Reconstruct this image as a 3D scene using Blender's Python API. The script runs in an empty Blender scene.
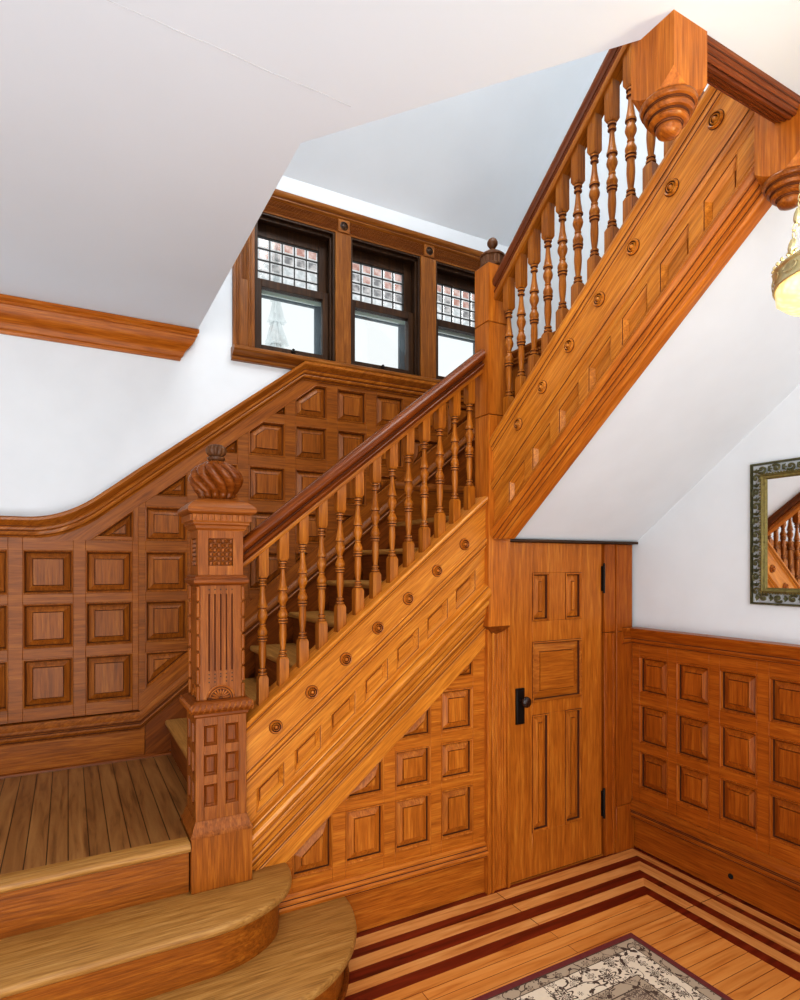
import bpy, bmesh, math, random
from math import sin, cos, pi, radians, sqrt, atan2, exp
from mathutils import Vector, Matrix
random.seed(4)
C = bpy.context.scene.collection
sc = bpy.context.scene

# ------------------------------------------------------------------ materials
def new_mat(name):
    m = bpy.data.materials.new(name); m.use_nodes = True
    nt = m.node_tree; nt.nodes.clear()
    out = nt.nodes.new('ShaderNodeOutputMaterial')
    b = nt.nodes.new('ShaderNodeBsdfPrincipled')
    nt.links.new(b.outputs[0], out.inputs[0])
    return m, nt, b

def rgb(r, g, b):
    f = lambda c: ((c/255+.055)/1.055)**2.4 if c > 10 else c/255/12.92
    return (f(r), f(g), f(b), 1)

def plain(name, col, rough=.5, metal=0, noise=.04, nscale=6, bump=0):
    m, nt, b = new_mat(name)
    tc = nt.nodes.new('ShaderNodeTexCoord'); n = nt.nodes.new('ShaderNodeTexNoise')
    n.inputs['Scale'].default_value = nscale; n.inputs['Detail'].default_value = 5
    nt.links.new(tc.outputs['Object'], n.inputs['Vector'])
    r = nt.nodes.new('ShaderNodeValToRGB')
    c = rgb(*col)
    r.color_ramp.elements[0].position = .3; r.color_ramp.elements[1].position = .7
    r.color_ramp.elements[0].color = (c[0]*(1-noise), c[1]*(1-noise), c[2]*(1-noise), 1)
    r.color_ramp.elements[1].color = (min(1, c[0]*(1+noise)), min(1, c[1]*(1+noise)), min(1, c[2]*(1+noise)), 1)
    nt.links.new(n.outputs[0], r.inputs[0]); nt.links.new(r.outputs[0], b.inputs['Base Color'])
    b.inputs['Roughness'].default_value = rough; b.inputs['Metallic'].default_value = metal
    if bump:
        bp = nt.nodes.new('ShaderNodeBump'); bp.inputs['Strength'].default_value = bump; bp.inputs['Distance'].default_value = .01
        nt.links.new(n.outputs[0], bp.inputs['Height']); nt.links.new(bp.outputs[0], b.inputs['Normal'])
    return m

_wc = {}
TONES = {
    'gold': ((130, 74, 18), (194, 120, 40), (214, 145, 58)),
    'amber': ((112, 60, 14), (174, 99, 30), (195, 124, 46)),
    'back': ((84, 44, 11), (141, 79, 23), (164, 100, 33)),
    'right': ((102, 49, 11), (158, 83, 21), (178, 104, 33)),
    'newel': ((80, 40, 10), (143, 80, 27), (170, 104, 42)),
    'rail': ((63, 27, 6), (117, 58, 18), (141, 76, 28)),
    'bal': ((92, 48, 11), (155, 90, 24), (178, 113, 38)),
    'umber': ((79, 38, 10), (122, 64, 19), (143, 81, 28)),
    'tread': ((122, 80, 36), (166, 120, 62), (184, 139, 80)),
    'riser': ((88, 46, 11), (146, 82, 22), (170, 104, 34)),
    'dark': ((34, 20, 10), (60, 38, 21), (82, 54, 29)),
    'crown': ((116, 59, 14), (164, 92, 25), (186, 114, 40)),
    'knob': ((58, 36, 22), (98, 62, 36), (124, 84, 50)),
    'cap': ((99, 52, 17), (151, 88, 28), (176, 110, 40)),
    'win': ((86, 48, 17), (138, 82, 29), (164, 106, 43)),
}
def wood(tone, grain='X', rough=.34, sat=1.0):
    key = (tone, grain, rough)
    if key in _wc: return _wc[key]
    d, m_, l = TONES[tone]
    m, nt, b = new_mat('wood_%s_%s' % (tone, grain))
    N = nt.nodes.new; L = nt.links.new
    tc = N('ShaderNodeTexCoord'); oi = N('ShaderNodeObjectInfo')
    add = N('ShaderNodeVectorMath'); add.operation = 'ADD'
    mul = N('ShaderNodeMath'); mul.operation = 'MULTIPLY'; mul.inputs[1].default_value = 7.3
    L(oi.outputs['Random'], mul.inputs[0]); L(tc.outputs['Object'], add.inputs[0]); L(mul.outputs[0], add.inputs[1])
    # rotate so that the grain runs along local X of the mapping
    rot = N('ShaderNodeMapping'); rot.vector_type = 'POINT'
    th = math.atan(.81)
    rot.inputs['Rotation'].default_value = {'X': (0, 0, 0), 'Y': (0, 0, -pi/2), 'Z': (0, pi/2, 0),
                                            'RL': (0, th, 0), 'RU': (0, 0, 0)}[grain]
    if grain == 'RU':   # rake in the y/z plane: tip y downwards first
        rot.inputs['Rotation'].default_value = (th, 0, 0)
    L(add.outputs[0], rot.inputs[0])
    s1 = N('ShaderNodeMapping'); s1.inputs['Scale'].default_value = (2.2, 34, 34) if grain != 'RU' else (34, 2.2, 34)
    L(rot.outputs[0], s1.inputs[0])
    n1 = N('ShaderNodeTexNoise'); n1.inputs['Scale'].default_value = 1.6; n1.inputs['Detail'].default_value = 7
    n1.inputs['Roughness'].default_value = .62; n1.inputs['Distortion'].default_value = .6
    L(s1.outputs[0], n1.inputs['Vector'])
    r = N('ShaderNodeValToRGB'); e = r.color_ramp.elements
    d = tuple(d[i]*.4+m_[i]*.6 for i in range(3))
    e[0].position = .30; e[0].color = rgb(*d); e[1].position = .72; e[1].color = rgb(*l)
    k = e.new(.50); k.color = rgb(*m_)
    L(n1.outputs[0], r.inputs[0])
    s2 = N('ShaderNodeMapping'); s2.inputs['Scale'].default_value = (6, 130, 130) if grain != 'RU' else (130, 6, 130)
    L(rot.outputs[0], s2.inputs[0])
    n2 = N('ShaderNodeTexNoise'); n2.inputs['Scale'].default_value = 1.5; n2.inputs['Detail'].default_value = 3
    L(s2.outputs[0], n2.inputs['Vector'])
    r2 = N('ShaderNodeValToRGB'); r2.color_ramp.elements[0].position = .33; r2.color_ramp.elements[0].color = (.62, .56, .5, 1)
    r2.color_ramp.elements[1].position = .56; r2.color_ramp.elements[1].color = (1, 1, 1, 1)
    L(n2.outputs[0], r2.inputs[0])
    mx = N('ShaderNodeMixRGB'); mx.blend_type = 'MULTIPLY'; mx.inputs[0].default_value = .75
    L(r.outputs[0], mx.inputs[1]); L(r2.outputs[0], mx.inputs[2])
    # per-object tone shift
    hs = N('ShaderNodeHueSaturation'); mr = N('ShaderNodeMapRange')
    mr.inputs[3].default_value = .95; mr.inputs[4].default_value = 1.13
    L(oi.outputs['Random'], mr.inputs[0]); L(mr.outputs[0], hs.inputs['Value']); L(mx.outputs[0], hs.inputs['Color'])
    hs.inputs['Saturation'].default_value = sat
    L(hs.outputs[0], b.inputs['Base Color'])
    b.inputs['Roughness'].default_value = rough
    b.inputs['Specular IOR Level'].default_value = .28
    bp = N('ShaderNodeBump'); bp.inputs['Strength'].default_value = .18; bp.inputs['Distance'].default_value = .004
    L(n2.outputs[0], bp.inputs['Height']); L(bp.outputs[0], b.inputs['Normal'])
    _wc[key] = m
    return m

def board_mat(name, tone, axis, width, length, rough=.35, gap=.0022, gapcol=(60, 30, 12), var=.22):
    """boards running along axis ('X' or 'Y')"""
    d, m_, l = TONES[tone] if isinstance(tone, str) else tone
    m, nt, b = new_mat(name); N = nt.nodes.new; L = nt.links.new
    tc = N('ShaderNodeTexCoord'); mp = N('ShaderNodeMapping')
    mp.inputs['Rotation'].default_value = (0, 0, 0 if axis == 'X' else -pi/2)
    L(tc.outputs['Object'], mp.inputs[0])
    br = N('ShaderNodeTexBrick'); br.inputs['Scale'].default_value = 1
    br.inputs['Brick Width'].default_value = length; br.inputs['Row Height'].default_value = width
    br.inputs['Mortar Size'].default_value = gap; br.inputs['Mortar Smooth'].default_value = .2
    br.inputs['Color1'].default_value = (1, 1, 1, 1); br.inputs['Color2'].default_value = (1-var, 1-var*1.15, 1-var*1.3, 1)
    br.inputs['Mortar'].default_value = rgb(*gapcol); br.offset = .37
    L(mp.outputs[0], br.inputs['Vector'])
    s1 = N('ShaderNodeMapping'); s1.inputs['Scale'].default_value = (1.2, 14, 10); L(mp.outputs[0], s1.inputs[0])
    # shift grain per board row
    n1 = N('ShaderNodeTexNoise'); n1.inputs['Scale'].default_value = 2.2; n1.inputs['Detail'].default_value = 8
    n1.inputs['Distortion'].default_value = 1.0; L(s1.outputs[0], n1.inputs['Vector'])
    r = N('ShaderNodeValToRGB'); e = r.color_ramp.elements
    e[0].position = .28; e[0].color = rgb(*d); e[1].position = .7; e[1].color = rgb(*l); k = e.new(.45); k.color = rgb(*m_)
    L(n1.outputs[0], r.inputs[0])
    mx = N('ShaderNodeMixRGB'); mx.blend_type = 'MULTIPLY'; mx.inputs[0].default_value = 1
    L(r.outputs[0], mx.inputs[1]); L(br.outputs['Color'], mx.inputs[2])
    L(mx.outputs[0], b.inputs['Base Color']); b.inputs['Roughness'].default_value = rough
    return m

M_wall = plain('plaster_white', (221, 225, 228), .85, noise=.02, bump=.04)
M_ceil = plain('plaster_ceiling', (222, 231, 240), .9, noise=.012, nscale=2.5, bump=.05)
M_upper = plain('plaster_upper', (234, 241, 246), .9, noise=.03, nscale=2)
M_iron = plain('dark_iron', (40, 34, 30), .45, .7)
M_line = plain('varnish_shade_line', (84, 40, 12), .9)  # crease shade put into the colour, along with darkened varnish in the joints
M_black = plain('black_gap', (14, 9, 6), .9)
M_brass = plain('aged_brass', (212, 198, 152), .38, .7, noise=.16, nscale=60)
M_bronze = plain('green_bronze', (98, 96, 66), .45, .6, noise=.35, nscale=60, bump=.3)
M_gilt = plain('dull_gilt', (118, 106, 62), .5, .7, noise=.25, nscale=80, bump=.3)
M_lead = plain('lead_came', (52, 50, 48), .5, .4)
M_sash = wood('dark', 'Z', .45)
M_green = plain('pale_green_paint', (196, 214, 200), .6)
M_storm = plain('grey_storm_frame', (92, 104, 112), .6)
M_maho = board_mat('mahogany_inlay', ((72, 18, 8), (104, 32, 14), (128, 46, 22)), 'X', 3, 6, .3, var=.05)
M_mapleS = board_mat('maple_border_front', ((182, 112, 54), (214, 148, 82), (232, 172, 108)), 'X', .5, 3, .32, var=.1)
M_field = board_mat('hall_floor_boards', ((188, 114, 50), (214, 140, 68), (228, 160, 88)), 'X', .0575, 1.9, .32, gap=.0014, gapcol=(110, 58, 24), var=.16)
M_plat = board_mat('platform_boards', ((108, 70, 34), (146, 100, 54), (166, 121, 70)), 'Y', .068, 14.0, .38, gap=.0018, gapcol=(40, 22, 10), var=.2)

# ------------------------------------------------------------------ mesh builder
class MB:
    def __init__(s): s.v = []; s.f = []; s.mi = []
    def add(s, vs, fs, mi=0):
        o = len(s.v); s.v += [tuple(v) for v in vs]
        for f in fs: s.f.append(tuple(i+o for i in f)); s.mi.append(mi)
        return s
    def box(s, x0, x1, y0, y1, z0, z1, mi=0):
        v = [(x, y, z) for z in (z0, z1) for y in (y0, y1) for x in (x0, x1)]
        return s.add(v, [(0, 2, 3, 1), (4, 5, 7, 6), (0, 1, 5, 4), (2, 6, 7, 3), (0, 4, 6, 2), (1, 3, 7, 5)], mi)
    def prism(s, poly, d0, d1, mp, mi=0):
        n = len(poly)
        if n < 3: return s
        v = [mp(a, b, d0) for a, b in poly]+[mp(a, b, d1) for a, b in poly]
        f = [tuple(range(n)), tuple(range(2*n-1, n-1, -1))]+[(i, (i+1) % n, (i+1) % n+n, i+n) for i in range(n)]
        return s.add(v, f, mi)
    def rings(s, loops, close=True, mi=0):
        """loft equal-length closed loops; cap last (and first)"""
        n = len(loops[0]); v = [p for l in loops for p in l]; f = []
        if isinstance(mi, (list, tuple)):
            o = len(s.v); s.v += [tuple(p) for p in v]
            for k in range(len(loops)-1):
                for i in range(n):
                    j = (i+1) % n; s.f.append((o+k*n+i, o+k*n+j, o+(k+1)*n+j, o+(k+1)*n+i)); s.mi.append(mi[k])
            s.f.append(tuple(range(o+(len(loops)-1)*n, o+len(loops)*n))); s.mi.append(0)
            return s
        for k in range(len(loops)-1):
            for i in range(n):
                j = (i+1) % n; f.append((k*n+i, k*n+j, (k+1)*n+j, (k+1)*n+i))
        f.append(tuple(range((len(loops)-1)*n, len(loops)*n)))
        if close: f.append(tuple(range(n-1, -1, -1)))
        return s.add(v, f, mi)
    def lathe(s, prof, c, seg=20, axis='Z', mi=0, fn=None):
        loops = []
        for r, z in prof:
            l = []
            for i in range(seg):
                a = 2*pi*i/seg; rr = r*(fn(a, z) if fn else 1)
                p = (rr*cos(a), rr*sin(a), z)
                if axis == 'Y': p = (p[0], -p[2], p[1])
                if axis == 'X': p = (-p[2], p[0], p[1])
                l.append((c[0]+p[0], c[1]+p[1], c[2]+p[2]))
            loops.append(l)
        return s.rings(loops, True, mi)
    def sq(s, prof, c, mi=0):
        """square 'lathe': prof [(half, z)]"""
        return s.rings([[(c[0]+sx*h, c[1]+sy*h, c[2]+z) for sx, sy in ((-1, -1), (1, -1), (1, 1), (-1, 1))] for h, z in prof], True, mi)
    def tube(s, pts, r, seg=6, mi=0, closed=False):
        pts = [Vector(p) for p in pts]; n = len(pts); loops = []
        for i, p in enumerate(pts):
            if closed: t = (pts[(i+1) % n]-pts[i-1])
            else: t = pts[min(i+1, n-1)]-pts[max(i-1, 0)]
            t.normalize(); u = t.cross(Vector((0, 0, 1)))
            if u.length < .1: u = t.cross(Vector((1, 0, 0)))
            u.normalize(); w = t.cross(u)
            rr = r[i] if isinstance(r, (list, tuple)) else r
            loops.append([tuple(p+u*rr*cos(2*pi*k/seg)+w*rr*sin(2*pi*k/seg)) for k in range(seg)])
        if closed: loops.append(loops[0])
        return s.rings(loops, not closed, mi)
    def sweep(s, path, prof, mp, mi=0):
        """plumb sweep: profile (d, vertical offset) carried along path (a, b)"""
        s.rings([[mp(a, b+o, d) for d, o in prof] for a, b in path], True, mi)
        s.hollows(path, prof, mp)
        return s
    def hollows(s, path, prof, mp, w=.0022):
        """thin dark lines, painted crease shade and varnish build-up, where the moulding profile turns back into a hollow"""
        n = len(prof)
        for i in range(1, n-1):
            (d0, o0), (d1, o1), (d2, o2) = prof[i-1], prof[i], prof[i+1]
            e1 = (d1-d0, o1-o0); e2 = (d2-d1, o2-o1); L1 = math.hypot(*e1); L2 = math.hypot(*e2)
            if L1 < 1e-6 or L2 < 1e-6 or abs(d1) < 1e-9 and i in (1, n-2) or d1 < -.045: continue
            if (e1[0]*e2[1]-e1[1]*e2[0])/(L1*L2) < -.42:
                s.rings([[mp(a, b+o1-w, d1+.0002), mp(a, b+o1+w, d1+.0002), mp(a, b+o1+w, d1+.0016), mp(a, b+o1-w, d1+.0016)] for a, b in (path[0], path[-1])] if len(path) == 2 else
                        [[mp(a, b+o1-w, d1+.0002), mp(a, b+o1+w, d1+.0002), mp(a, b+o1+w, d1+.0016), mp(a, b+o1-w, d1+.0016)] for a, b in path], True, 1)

def obj(name, mb, mat, parent=None, smooth=40, bevel=0, cut=None):
    me = bpy.data.meshes.new(name)
    off = Vector((0, 0, 0))
    if parent is not None:
        p = parent
        while p is not None: off += p.location; p = p.parent
    me.from_pydata([tuple(Vector(v)-off) for v in mb.v], [], mb.f)
    mats = mat if isinstance(mat, (list, tuple)) else [mat]
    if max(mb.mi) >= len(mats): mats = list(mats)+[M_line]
    for m in mats: me.materials.append(m)
    for p, i in zip(me.polygons, mb.mi): p.material_index = i
    bm = bmesh.new(); bm.from_mesh(me)
    if cut:
        co, no = cut
        g = bm.verts[:]+bm.edges[:]+bm.faces[:]
        bmesh.ops.bisect_plane(bm, geom=g, plane_co=Vector(co)-off, plane_no=no, clear_outer=True)
        bmesh.ops.holes_fill(bm, edges=[e for e in bm.edges if e.is_boundary])
    bmesh.ops.recalc_face_normals(bm, faces=bm.faces)
    bm.to_mesh(me); bm.free()
    if smooth:
        for p in me.polygons: p.use_smooth = True
        me.set_sharp_from_angle(angle=radians(smooth))
    o = bpy.data.objects.new(name, me); C.objects.link(o)
    if parent is not None: o.parent = parent
    if bevel:
        b = o.modifiers.new('bevel', 'BEVEL'); b.width = bevel; b.segments = 1; b.limit_method = 'ANGLE'; b.angle_limit = radians(50)
    return o

def thing(name, label, cat, loc=(0, 0, 0), group=None):
    o = bpy.data.objects.new(name, None); C.objects.link(o); o.location = loc; o.empty_display_size = .1
    o['label'] = label; o['category'] = cat
    if group: o['group'] = group
    return o
def tag(o, label, cat, group=None):
    o['label'] = label; o['category'] = cat
    if group: o['group'] = group
    return o
def struct(name, mb, mat, parent=None, **k):
    o = obj(name, mb, mat, parent, **k)
    if parent is None: o['kind'] = 'structure'
    return o
def sempty(name, loc=(0, 0, 0)):
    o = bpy.data.objects.new(name, None); C.objects.link(o); o.location = loc; o['kind'] = 'structure'; return o

# ------------------------------------------------------------------ 2-D helpers
def clip(poly, planes, collapse=False):
    """keep the side where a*x+b*y <= c"""
    for a, b, c in planes:
        out = []; n = len(poly)
        for i in range(n):
            p, q = poly[i], poly[(i+1) % n]
            dp = a*p[0]+b*p[1]-c; dq = a*q[0]+b*q[1]-c
            if dp <= 1e-9: out.append(p)
            if (dp < -1e-9 and dq > 1e-9) or (dp > 1e-9 and dq < -1e-9):
                t = dp/(dp-dq); out.append((p[0]+t*(q[0]-p[0]), p[1]+t*(q[1]-p[1])))
        poly = out
        if len(poly) < 3: return []
    r = []
    for p in poly:
        if not r or math.hypot(p[0]-r[-1][0], p[1]-r[-1][1]) > 1e-4: r.append(p)
    if len(r) > 1 and math.hypot(r[0][0]-r[-1][0], r[0][1]-r[-1][1]) < 1e-4: r.pop()
    k = 0
    while collapse and len(r) > 3 and k < len(r):
        a, b = r[k], r[(k+1) % len(r)]
        if math.hypot(a[0]-b[0], a[1]-b[1]) < .03:
            p, q = r[k-1], r[(k+2) % len(r)]
            d1 = (a[0]-p[0], a[1]-p[1]); d2 = (b[0]-q[0], b[1]-q[1]); D = d1[0]*d2[1]-d1[1]*d2[0]
            if abs(D) > 1e-7:
                t = ((q[0]-p[0])*d2[1]-(q[1]-p[1])*d2[0])/D
                x = (p[0]+d1[0]*t, p[1]+d1[1]*t)
                if math.hypot(x[0]-a[0], x[1]-a[1]) < .06:
                    i2 = (k+1) % len(r); r[k] = x; r.pop(i2); k = 0; continue
        k += 1
    return r if len(r) > 2 else []
def rect(x0, x1, z0, z1): return [(x0, z0), (x1, z0), (x1, z1), (x0, z1)]
def area(p): return .5*sum(p[i][0]*p[(i+1) % len(p)][1]-p[(i+1) % len(p)][0]*p[i][1] for i in range(len(p)))
def inset(poly, d):
    n = len(poly); sgn = 1 if area(poly) > 0 else -1; out = []
    for i in range(n):
        p0, p1, p2 = poly[i-1], poly[i], poly[(i+1) % n]
        e1 = (p1[0]-p0[0], p1[1]-p0[1]); e2 = (p2[0]-p1[0], p2[1]-p1[1])
        l1 = math.hypot(*e1); l2 = math.hypot(*e2)
        n1 = (-e1[1]/l1*sgn, e1[0]/l1*sgn); n2 = (-e2[1]/l2*sgn, e2[0]/l2*sgn)
        k = 1+n1[0]*n2[0]+n1[1]*n2[1]
        k = max(k, .12)
        out.append((p1[0]+d*(n1[0]+n2[0])/k, p1[1]+d*(n1[1]+n2[1])/k))
    return out
def inradius(poly):
    lo, hi = 0, .5
    A = abs(area(poly)); P = sum(math.hypot(poly[i][0]-poly[i-1][0], poly[i][1]-poly[i-1][1]) for i in range(len(poly)))
    return 2*A/P*.5+2*A/P*.45   # close to the true inradius for near-regular shapes
def inrad(poly):
    """largest inset that keeps the polygon valid"""
    A0 = area(poly); r = 0
    while r < .3:
        q = inset(poly, r+.002)
        ok = True
        for i in range(len(poly)):
            e = (poly[i][0]-poly[i-1][0], poly[i][1]-poly[i-1][1]); g = (q[i][0]-q[i-1][0], q[i][1]-q[i-1][1])
            if e[0]*g[0]+e[1]*g[1] <= 0: ok = False
        if not ok: break
        r += .002
    return r
def raised_panel(mb, poly, mp, w=.045, depth=.019, face=0.0):
    """moulded edge stepping down to a slot, bevel rising to a small raised field with a fine groove round it"""
    r = inrad(poly); k = min(1, r*.8/w)
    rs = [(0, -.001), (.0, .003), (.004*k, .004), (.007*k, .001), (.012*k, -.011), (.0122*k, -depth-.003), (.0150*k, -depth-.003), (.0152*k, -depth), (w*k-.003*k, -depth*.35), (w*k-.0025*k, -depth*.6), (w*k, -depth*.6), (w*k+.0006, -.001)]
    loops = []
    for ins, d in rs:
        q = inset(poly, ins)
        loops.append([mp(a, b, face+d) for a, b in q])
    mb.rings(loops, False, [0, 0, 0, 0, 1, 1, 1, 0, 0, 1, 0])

def panelling(root, cols, rows, region_planes, outer, mp, mats, thick=.028, w=.045, cover=None):
    """outer: (x0,x1,z0,z1); frame of stiles and rails, raised panels in the openings; all clipped by region_planes"""
    x0, x1, z0, z1 = outer
    fr = MB()
    xs = [x0]+[c for cc in cols for c in cc]+[x1]
    for i in range(0, len(xs), 2):
        a, b = xs[i], xs[i+1]
        if b-a > .002:
            p = clip(rect(a, b, z0, z1), region_planes)
            if p: fr.prism(p, -thick, 0, mp)
    zs = [z0]+[c for cc in rows for c in cc]+[z1]
    for cc in cols:
        for i in range(0, len(zs), 2):
            a, b = zs[i], zs[i+1]
            if b-a > .002:
                p = clip(rect(cc[0], cc[1], a, b), region_planes)
                if p: fr.prism(p, -thick, 0, mp)
    obj('frame', fr, mats[0], root, bevel=.0015)
    for cc in cols:
        for rr in rows:
            p = clip(rect(cc[0], cc[1], rr[0], rr[1]), region_planes, True)
            if not p or abs(area(p)) < .0012: 
                if p:
                    m = MB(); m.prism(p, -thick, -.004, mp); obj('panel', m, mats[1], root, smooth=0)
                continue
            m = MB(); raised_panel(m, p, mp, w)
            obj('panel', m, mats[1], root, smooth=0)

SL = .815
YB, YS, XR = 3.57, 2.47, 2.89
mpB = lambda a, b, d: (a, YB-d, b)
mpS = lambda a, b, d: (a, YS-d, b)
mpR = lambda a, b, d: (XR-d, a, b)
mpU = lambda a, b, d: (1.86-d, a, b)      # outer face of the upper string

# ------------------------------------------------------------------ room shell
ZC = 2.96
# floor: inlaid borders mitred at the corner
fl = MB()
SB = [2.50, 2.441, 2.370, 2.319, 2.251, 2.187, 2.129, 2.066]     # y of band edges along the stair wall
RB = [2.93, 2.878, 2.827, 2.789, 2.708, 2.657, 2.594, 2.538]     # x of band edges along the right wall
for k in range(7):
    mi = 1 if k % 2 == 0 else 2
    y0, y1, x0, x1 = SB[k], SB[k+1], RB[k], RB[k+1]
    fl.add([(-2.8, y0, 0), (x0, y0, 0), (x1, y1, 0), (-2.8, y1, 0)], [(0, 1, 2, 3)], mi)
    fl.add([(x0, y0, 0), (x0, -3.4, 0), (x1, -3.4, 0), (x1, y1, 0)], [(0, 1, 2, 3)], mi if mi == 1 else 3)
fl.add([(-2.8, SB[7], 0), (RB[7], SB[7], 0), (RB[7], -3.4, 0), (-2.8, -3.4, 0)], [(0, 1, 2, 3)], 0)
fl.box(-2.8, 2.93, -3.4, 3.6, -.12, -.004, 0)
M_mapleR = board_mat('maple_border_right', ((182, 112, 54), (214, 148, 82), (232, 172, 108)), 'Y', .5, 3, .32, var=.1)
struct('floor', fl, [M_field, M_maho, M_mapleS, M_mapleR], smooth=0)

# back wall with three window openings
WIN = [(.974, 1.484), (1.595, 2.112), (2.24, 2.757)]
WZ0, WZ1 = 2.92, 3.757
wb = MB()
xs = [-2.8]+[c for w in WIN for c in w]+[2.95]
for i in range(0, len(xs), 2): wb.box(xs[i], xs[i+1], 3.60, 3.85, -.1, 6.4)
for a, b in WIN:
    wb.box(a, b, 3.60, 3.85, -.1, WZ0); wb.box(a, b, 3.60, 3.85, WZ1, 6.4)
struct('wall_back', wb, M_wall, smooth=0)
struct('wall_right', MB().box(2.915, 3.1, -3.4, 3.85, -.1, 6.4), M_wall, smooth=0)
struct('wall_left', MB().box(-3.0, -2.8, -3.4, 3.85, -.1, 3.3), M_wall, smooth=0)
# hall ceiling round the stairwell opening (slab between hall and upper floor)
cm = MB()
up = lambda a, b, d: (a, b, d)
cm.prism([(-2.8, -3.4), (.634, -3.4), (.634, 3.6), (-2.8, 3.6)], ZC, 3.2, up)
cm.prism([(.634, -3.4), (1.27, -3.4), (1.27, 1.02), (.634, 1.803)], ZC, 3.2, up)
cm.prism([(1.27, -3.4), (2.915, -3.4), (2.915, .98), (1.27, .98)], ZC, 3.2, up)
struct('ceiling', cm, M_ceil, smooth=0)
# a hairline plaster joint on the ceiling
cj = MB(); pts = []
random.seed(2)
for i in range(24):
    x = -.05+i*.033; pts.append((x, 1.555+.05*x+random.uniform(-.003, .003), ZC-.0002))
cj.tube(pts, [.0004+.0005*random.random() for _ in pts], 4)
struct('ceiling_joint', cj, plain('plaster_crack', (182, 184, 186), .9))
# sloped ceiling over the landing and upper flight
su = MB()
su.prism([(3.6, 4.03), (.2, 6.35), (.2, 6.5), (3.75, 4.08)], .3, 2.93, lambda a, b, d: (d, a, b))
struct('ceiling_sloped', su, M_upper, smooth=0)
struct('wall_upper', MB().box(.2, .3, .2, 3.6, 3.2, 6.4), M_upper, smooth=0)
# plaster soffit below the upper flight
so = MB()
so.prism([(2.465, 1.768), (.82, 3.02), (.82, 3.08), (2.465, 1.90)], 1.925, 2.915, lambda a, b, d: (d, a, b))
struct('ceiling_soffit', so, M_wall, smooth=0)
# crown moulding on the back wall, with a mitred return at the opening
def crown():
    m = MB()
    prof = [(0, 2.797), (.010, 2.797), (.014, 2.806), (.014, 2.814), (.024, 2.820), (.030, 2.834), (.034, 2.846), (.050, 2.862), (.068, 2.880), (.080, 2.902), (.084, 2.918), (.092, 2.922), (.092, 2.934), (.100, 2.942), (.100, ZC-.001), (0, ZC-.001)]
    x1 = .543
    loops = [[(-2.78, 3.6-d, z) for d, z in prof], [(x1+d*.98, 3.6-d, z) for d, z in prof], [(x1+d*.98, 3.599, z) for d, z in prof]]
    return m.rings(loops)
struct('trim_1', crown(), wood('crown', 'X', .28), smooth=35)

# ------------------------------------------------------------------ entry steps and raised platform
def arc_poly(cx, cy, a, b, yfront, xl=-2.75, n=26, ex=2.0):
    pts = [(xl, yfront)]
    for i in range(n+1):
        t = -pi/2+(pi/2)*i/n
        pts.append((cx+a*abs(cos(t))**(2/ex), cy-b*abs(sin(t))**(2/ex)))
    return pts
st = thing('entry_steps', 'two wide oak steps with rounded ends leading up to the platform', 'steps', (0, 2.3, 0))
def step(z, cx, a, yf, cy, ex, name):
    p = arc_poly(cx, cy, a, cy-yf, yf, ex=ex)+[(-2.75, cy)]
    # nosing: rounded edge
    m = MB(); prof = [(.008, -.034), (.001, -.028), (0, -.017), (.002, -.007), (.010, 0)]
    loops = []
    for ins, dz in prof:
        q = arc_poly(cx, cy, a-ins, cy-yf-ins, yf+ins, ex=ex)+[(-2.75, cy)]
        loops.append([(x, y, z+dz) for x, y in q])
    m.rings(loops)
    obj('tread', m, wood('tread', 'X', .38), st, smooth=50)
    q = arc_poly(cx, cy, a-.05, cy-yf-.05, yf+.05, ex=ex)+[(-2.75, cy)]
    obj('riser', MB().prism(q, z-.2, z-.03, up), wood('riser', 'X', .35), st, smooth=50)
step(.2, .60, .468, 1.925, 2.466, 2.0, 1)
step(.4, .40, .407, 2.132, 2.466, 2.25, 2)
# quarter round shoe at the bottom riser
m = MB()
q = arc_poly(.60, 2.466, .426, .499, 1.967, ex=2.0)
m.tube([(x, y, .006) for x, y in q], .012, 6)
obj('shoe_moulding', m, wood('umber', 'X'), st)
pf = MB()
pf.prism([(-2.78, 2.415), (.404, 2.415), (.404, 2.63), (.50, 2.63), (.50, 3.598), (-2.78, 3.598)], .40, .592, up, 1)
pf.prism([(-2.78, 2.44), (.404, 2.44), (.404, 2.63), (.50, 2.63), (.50, 3.598), (-2.78, 3.598)], .592, .60, up, 0)
pl = struct('floor_platform', pf, [M_plat, wood('riser', 'X', .35)], smooth=0)
m = MB()
prof = [(2.378, .568), (2.370, .574), (2.368, .584), (2.370, .593), (2.378, .6012), (2.446, .6012), (2.446, .568)]
m.rings([[(-2.78, y, z) for y, z in prof], [(.403, y, z) for y, z in prof]])
obj('nosing', m, wood('tread', 'X', .35), pl, smooth=50)

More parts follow.
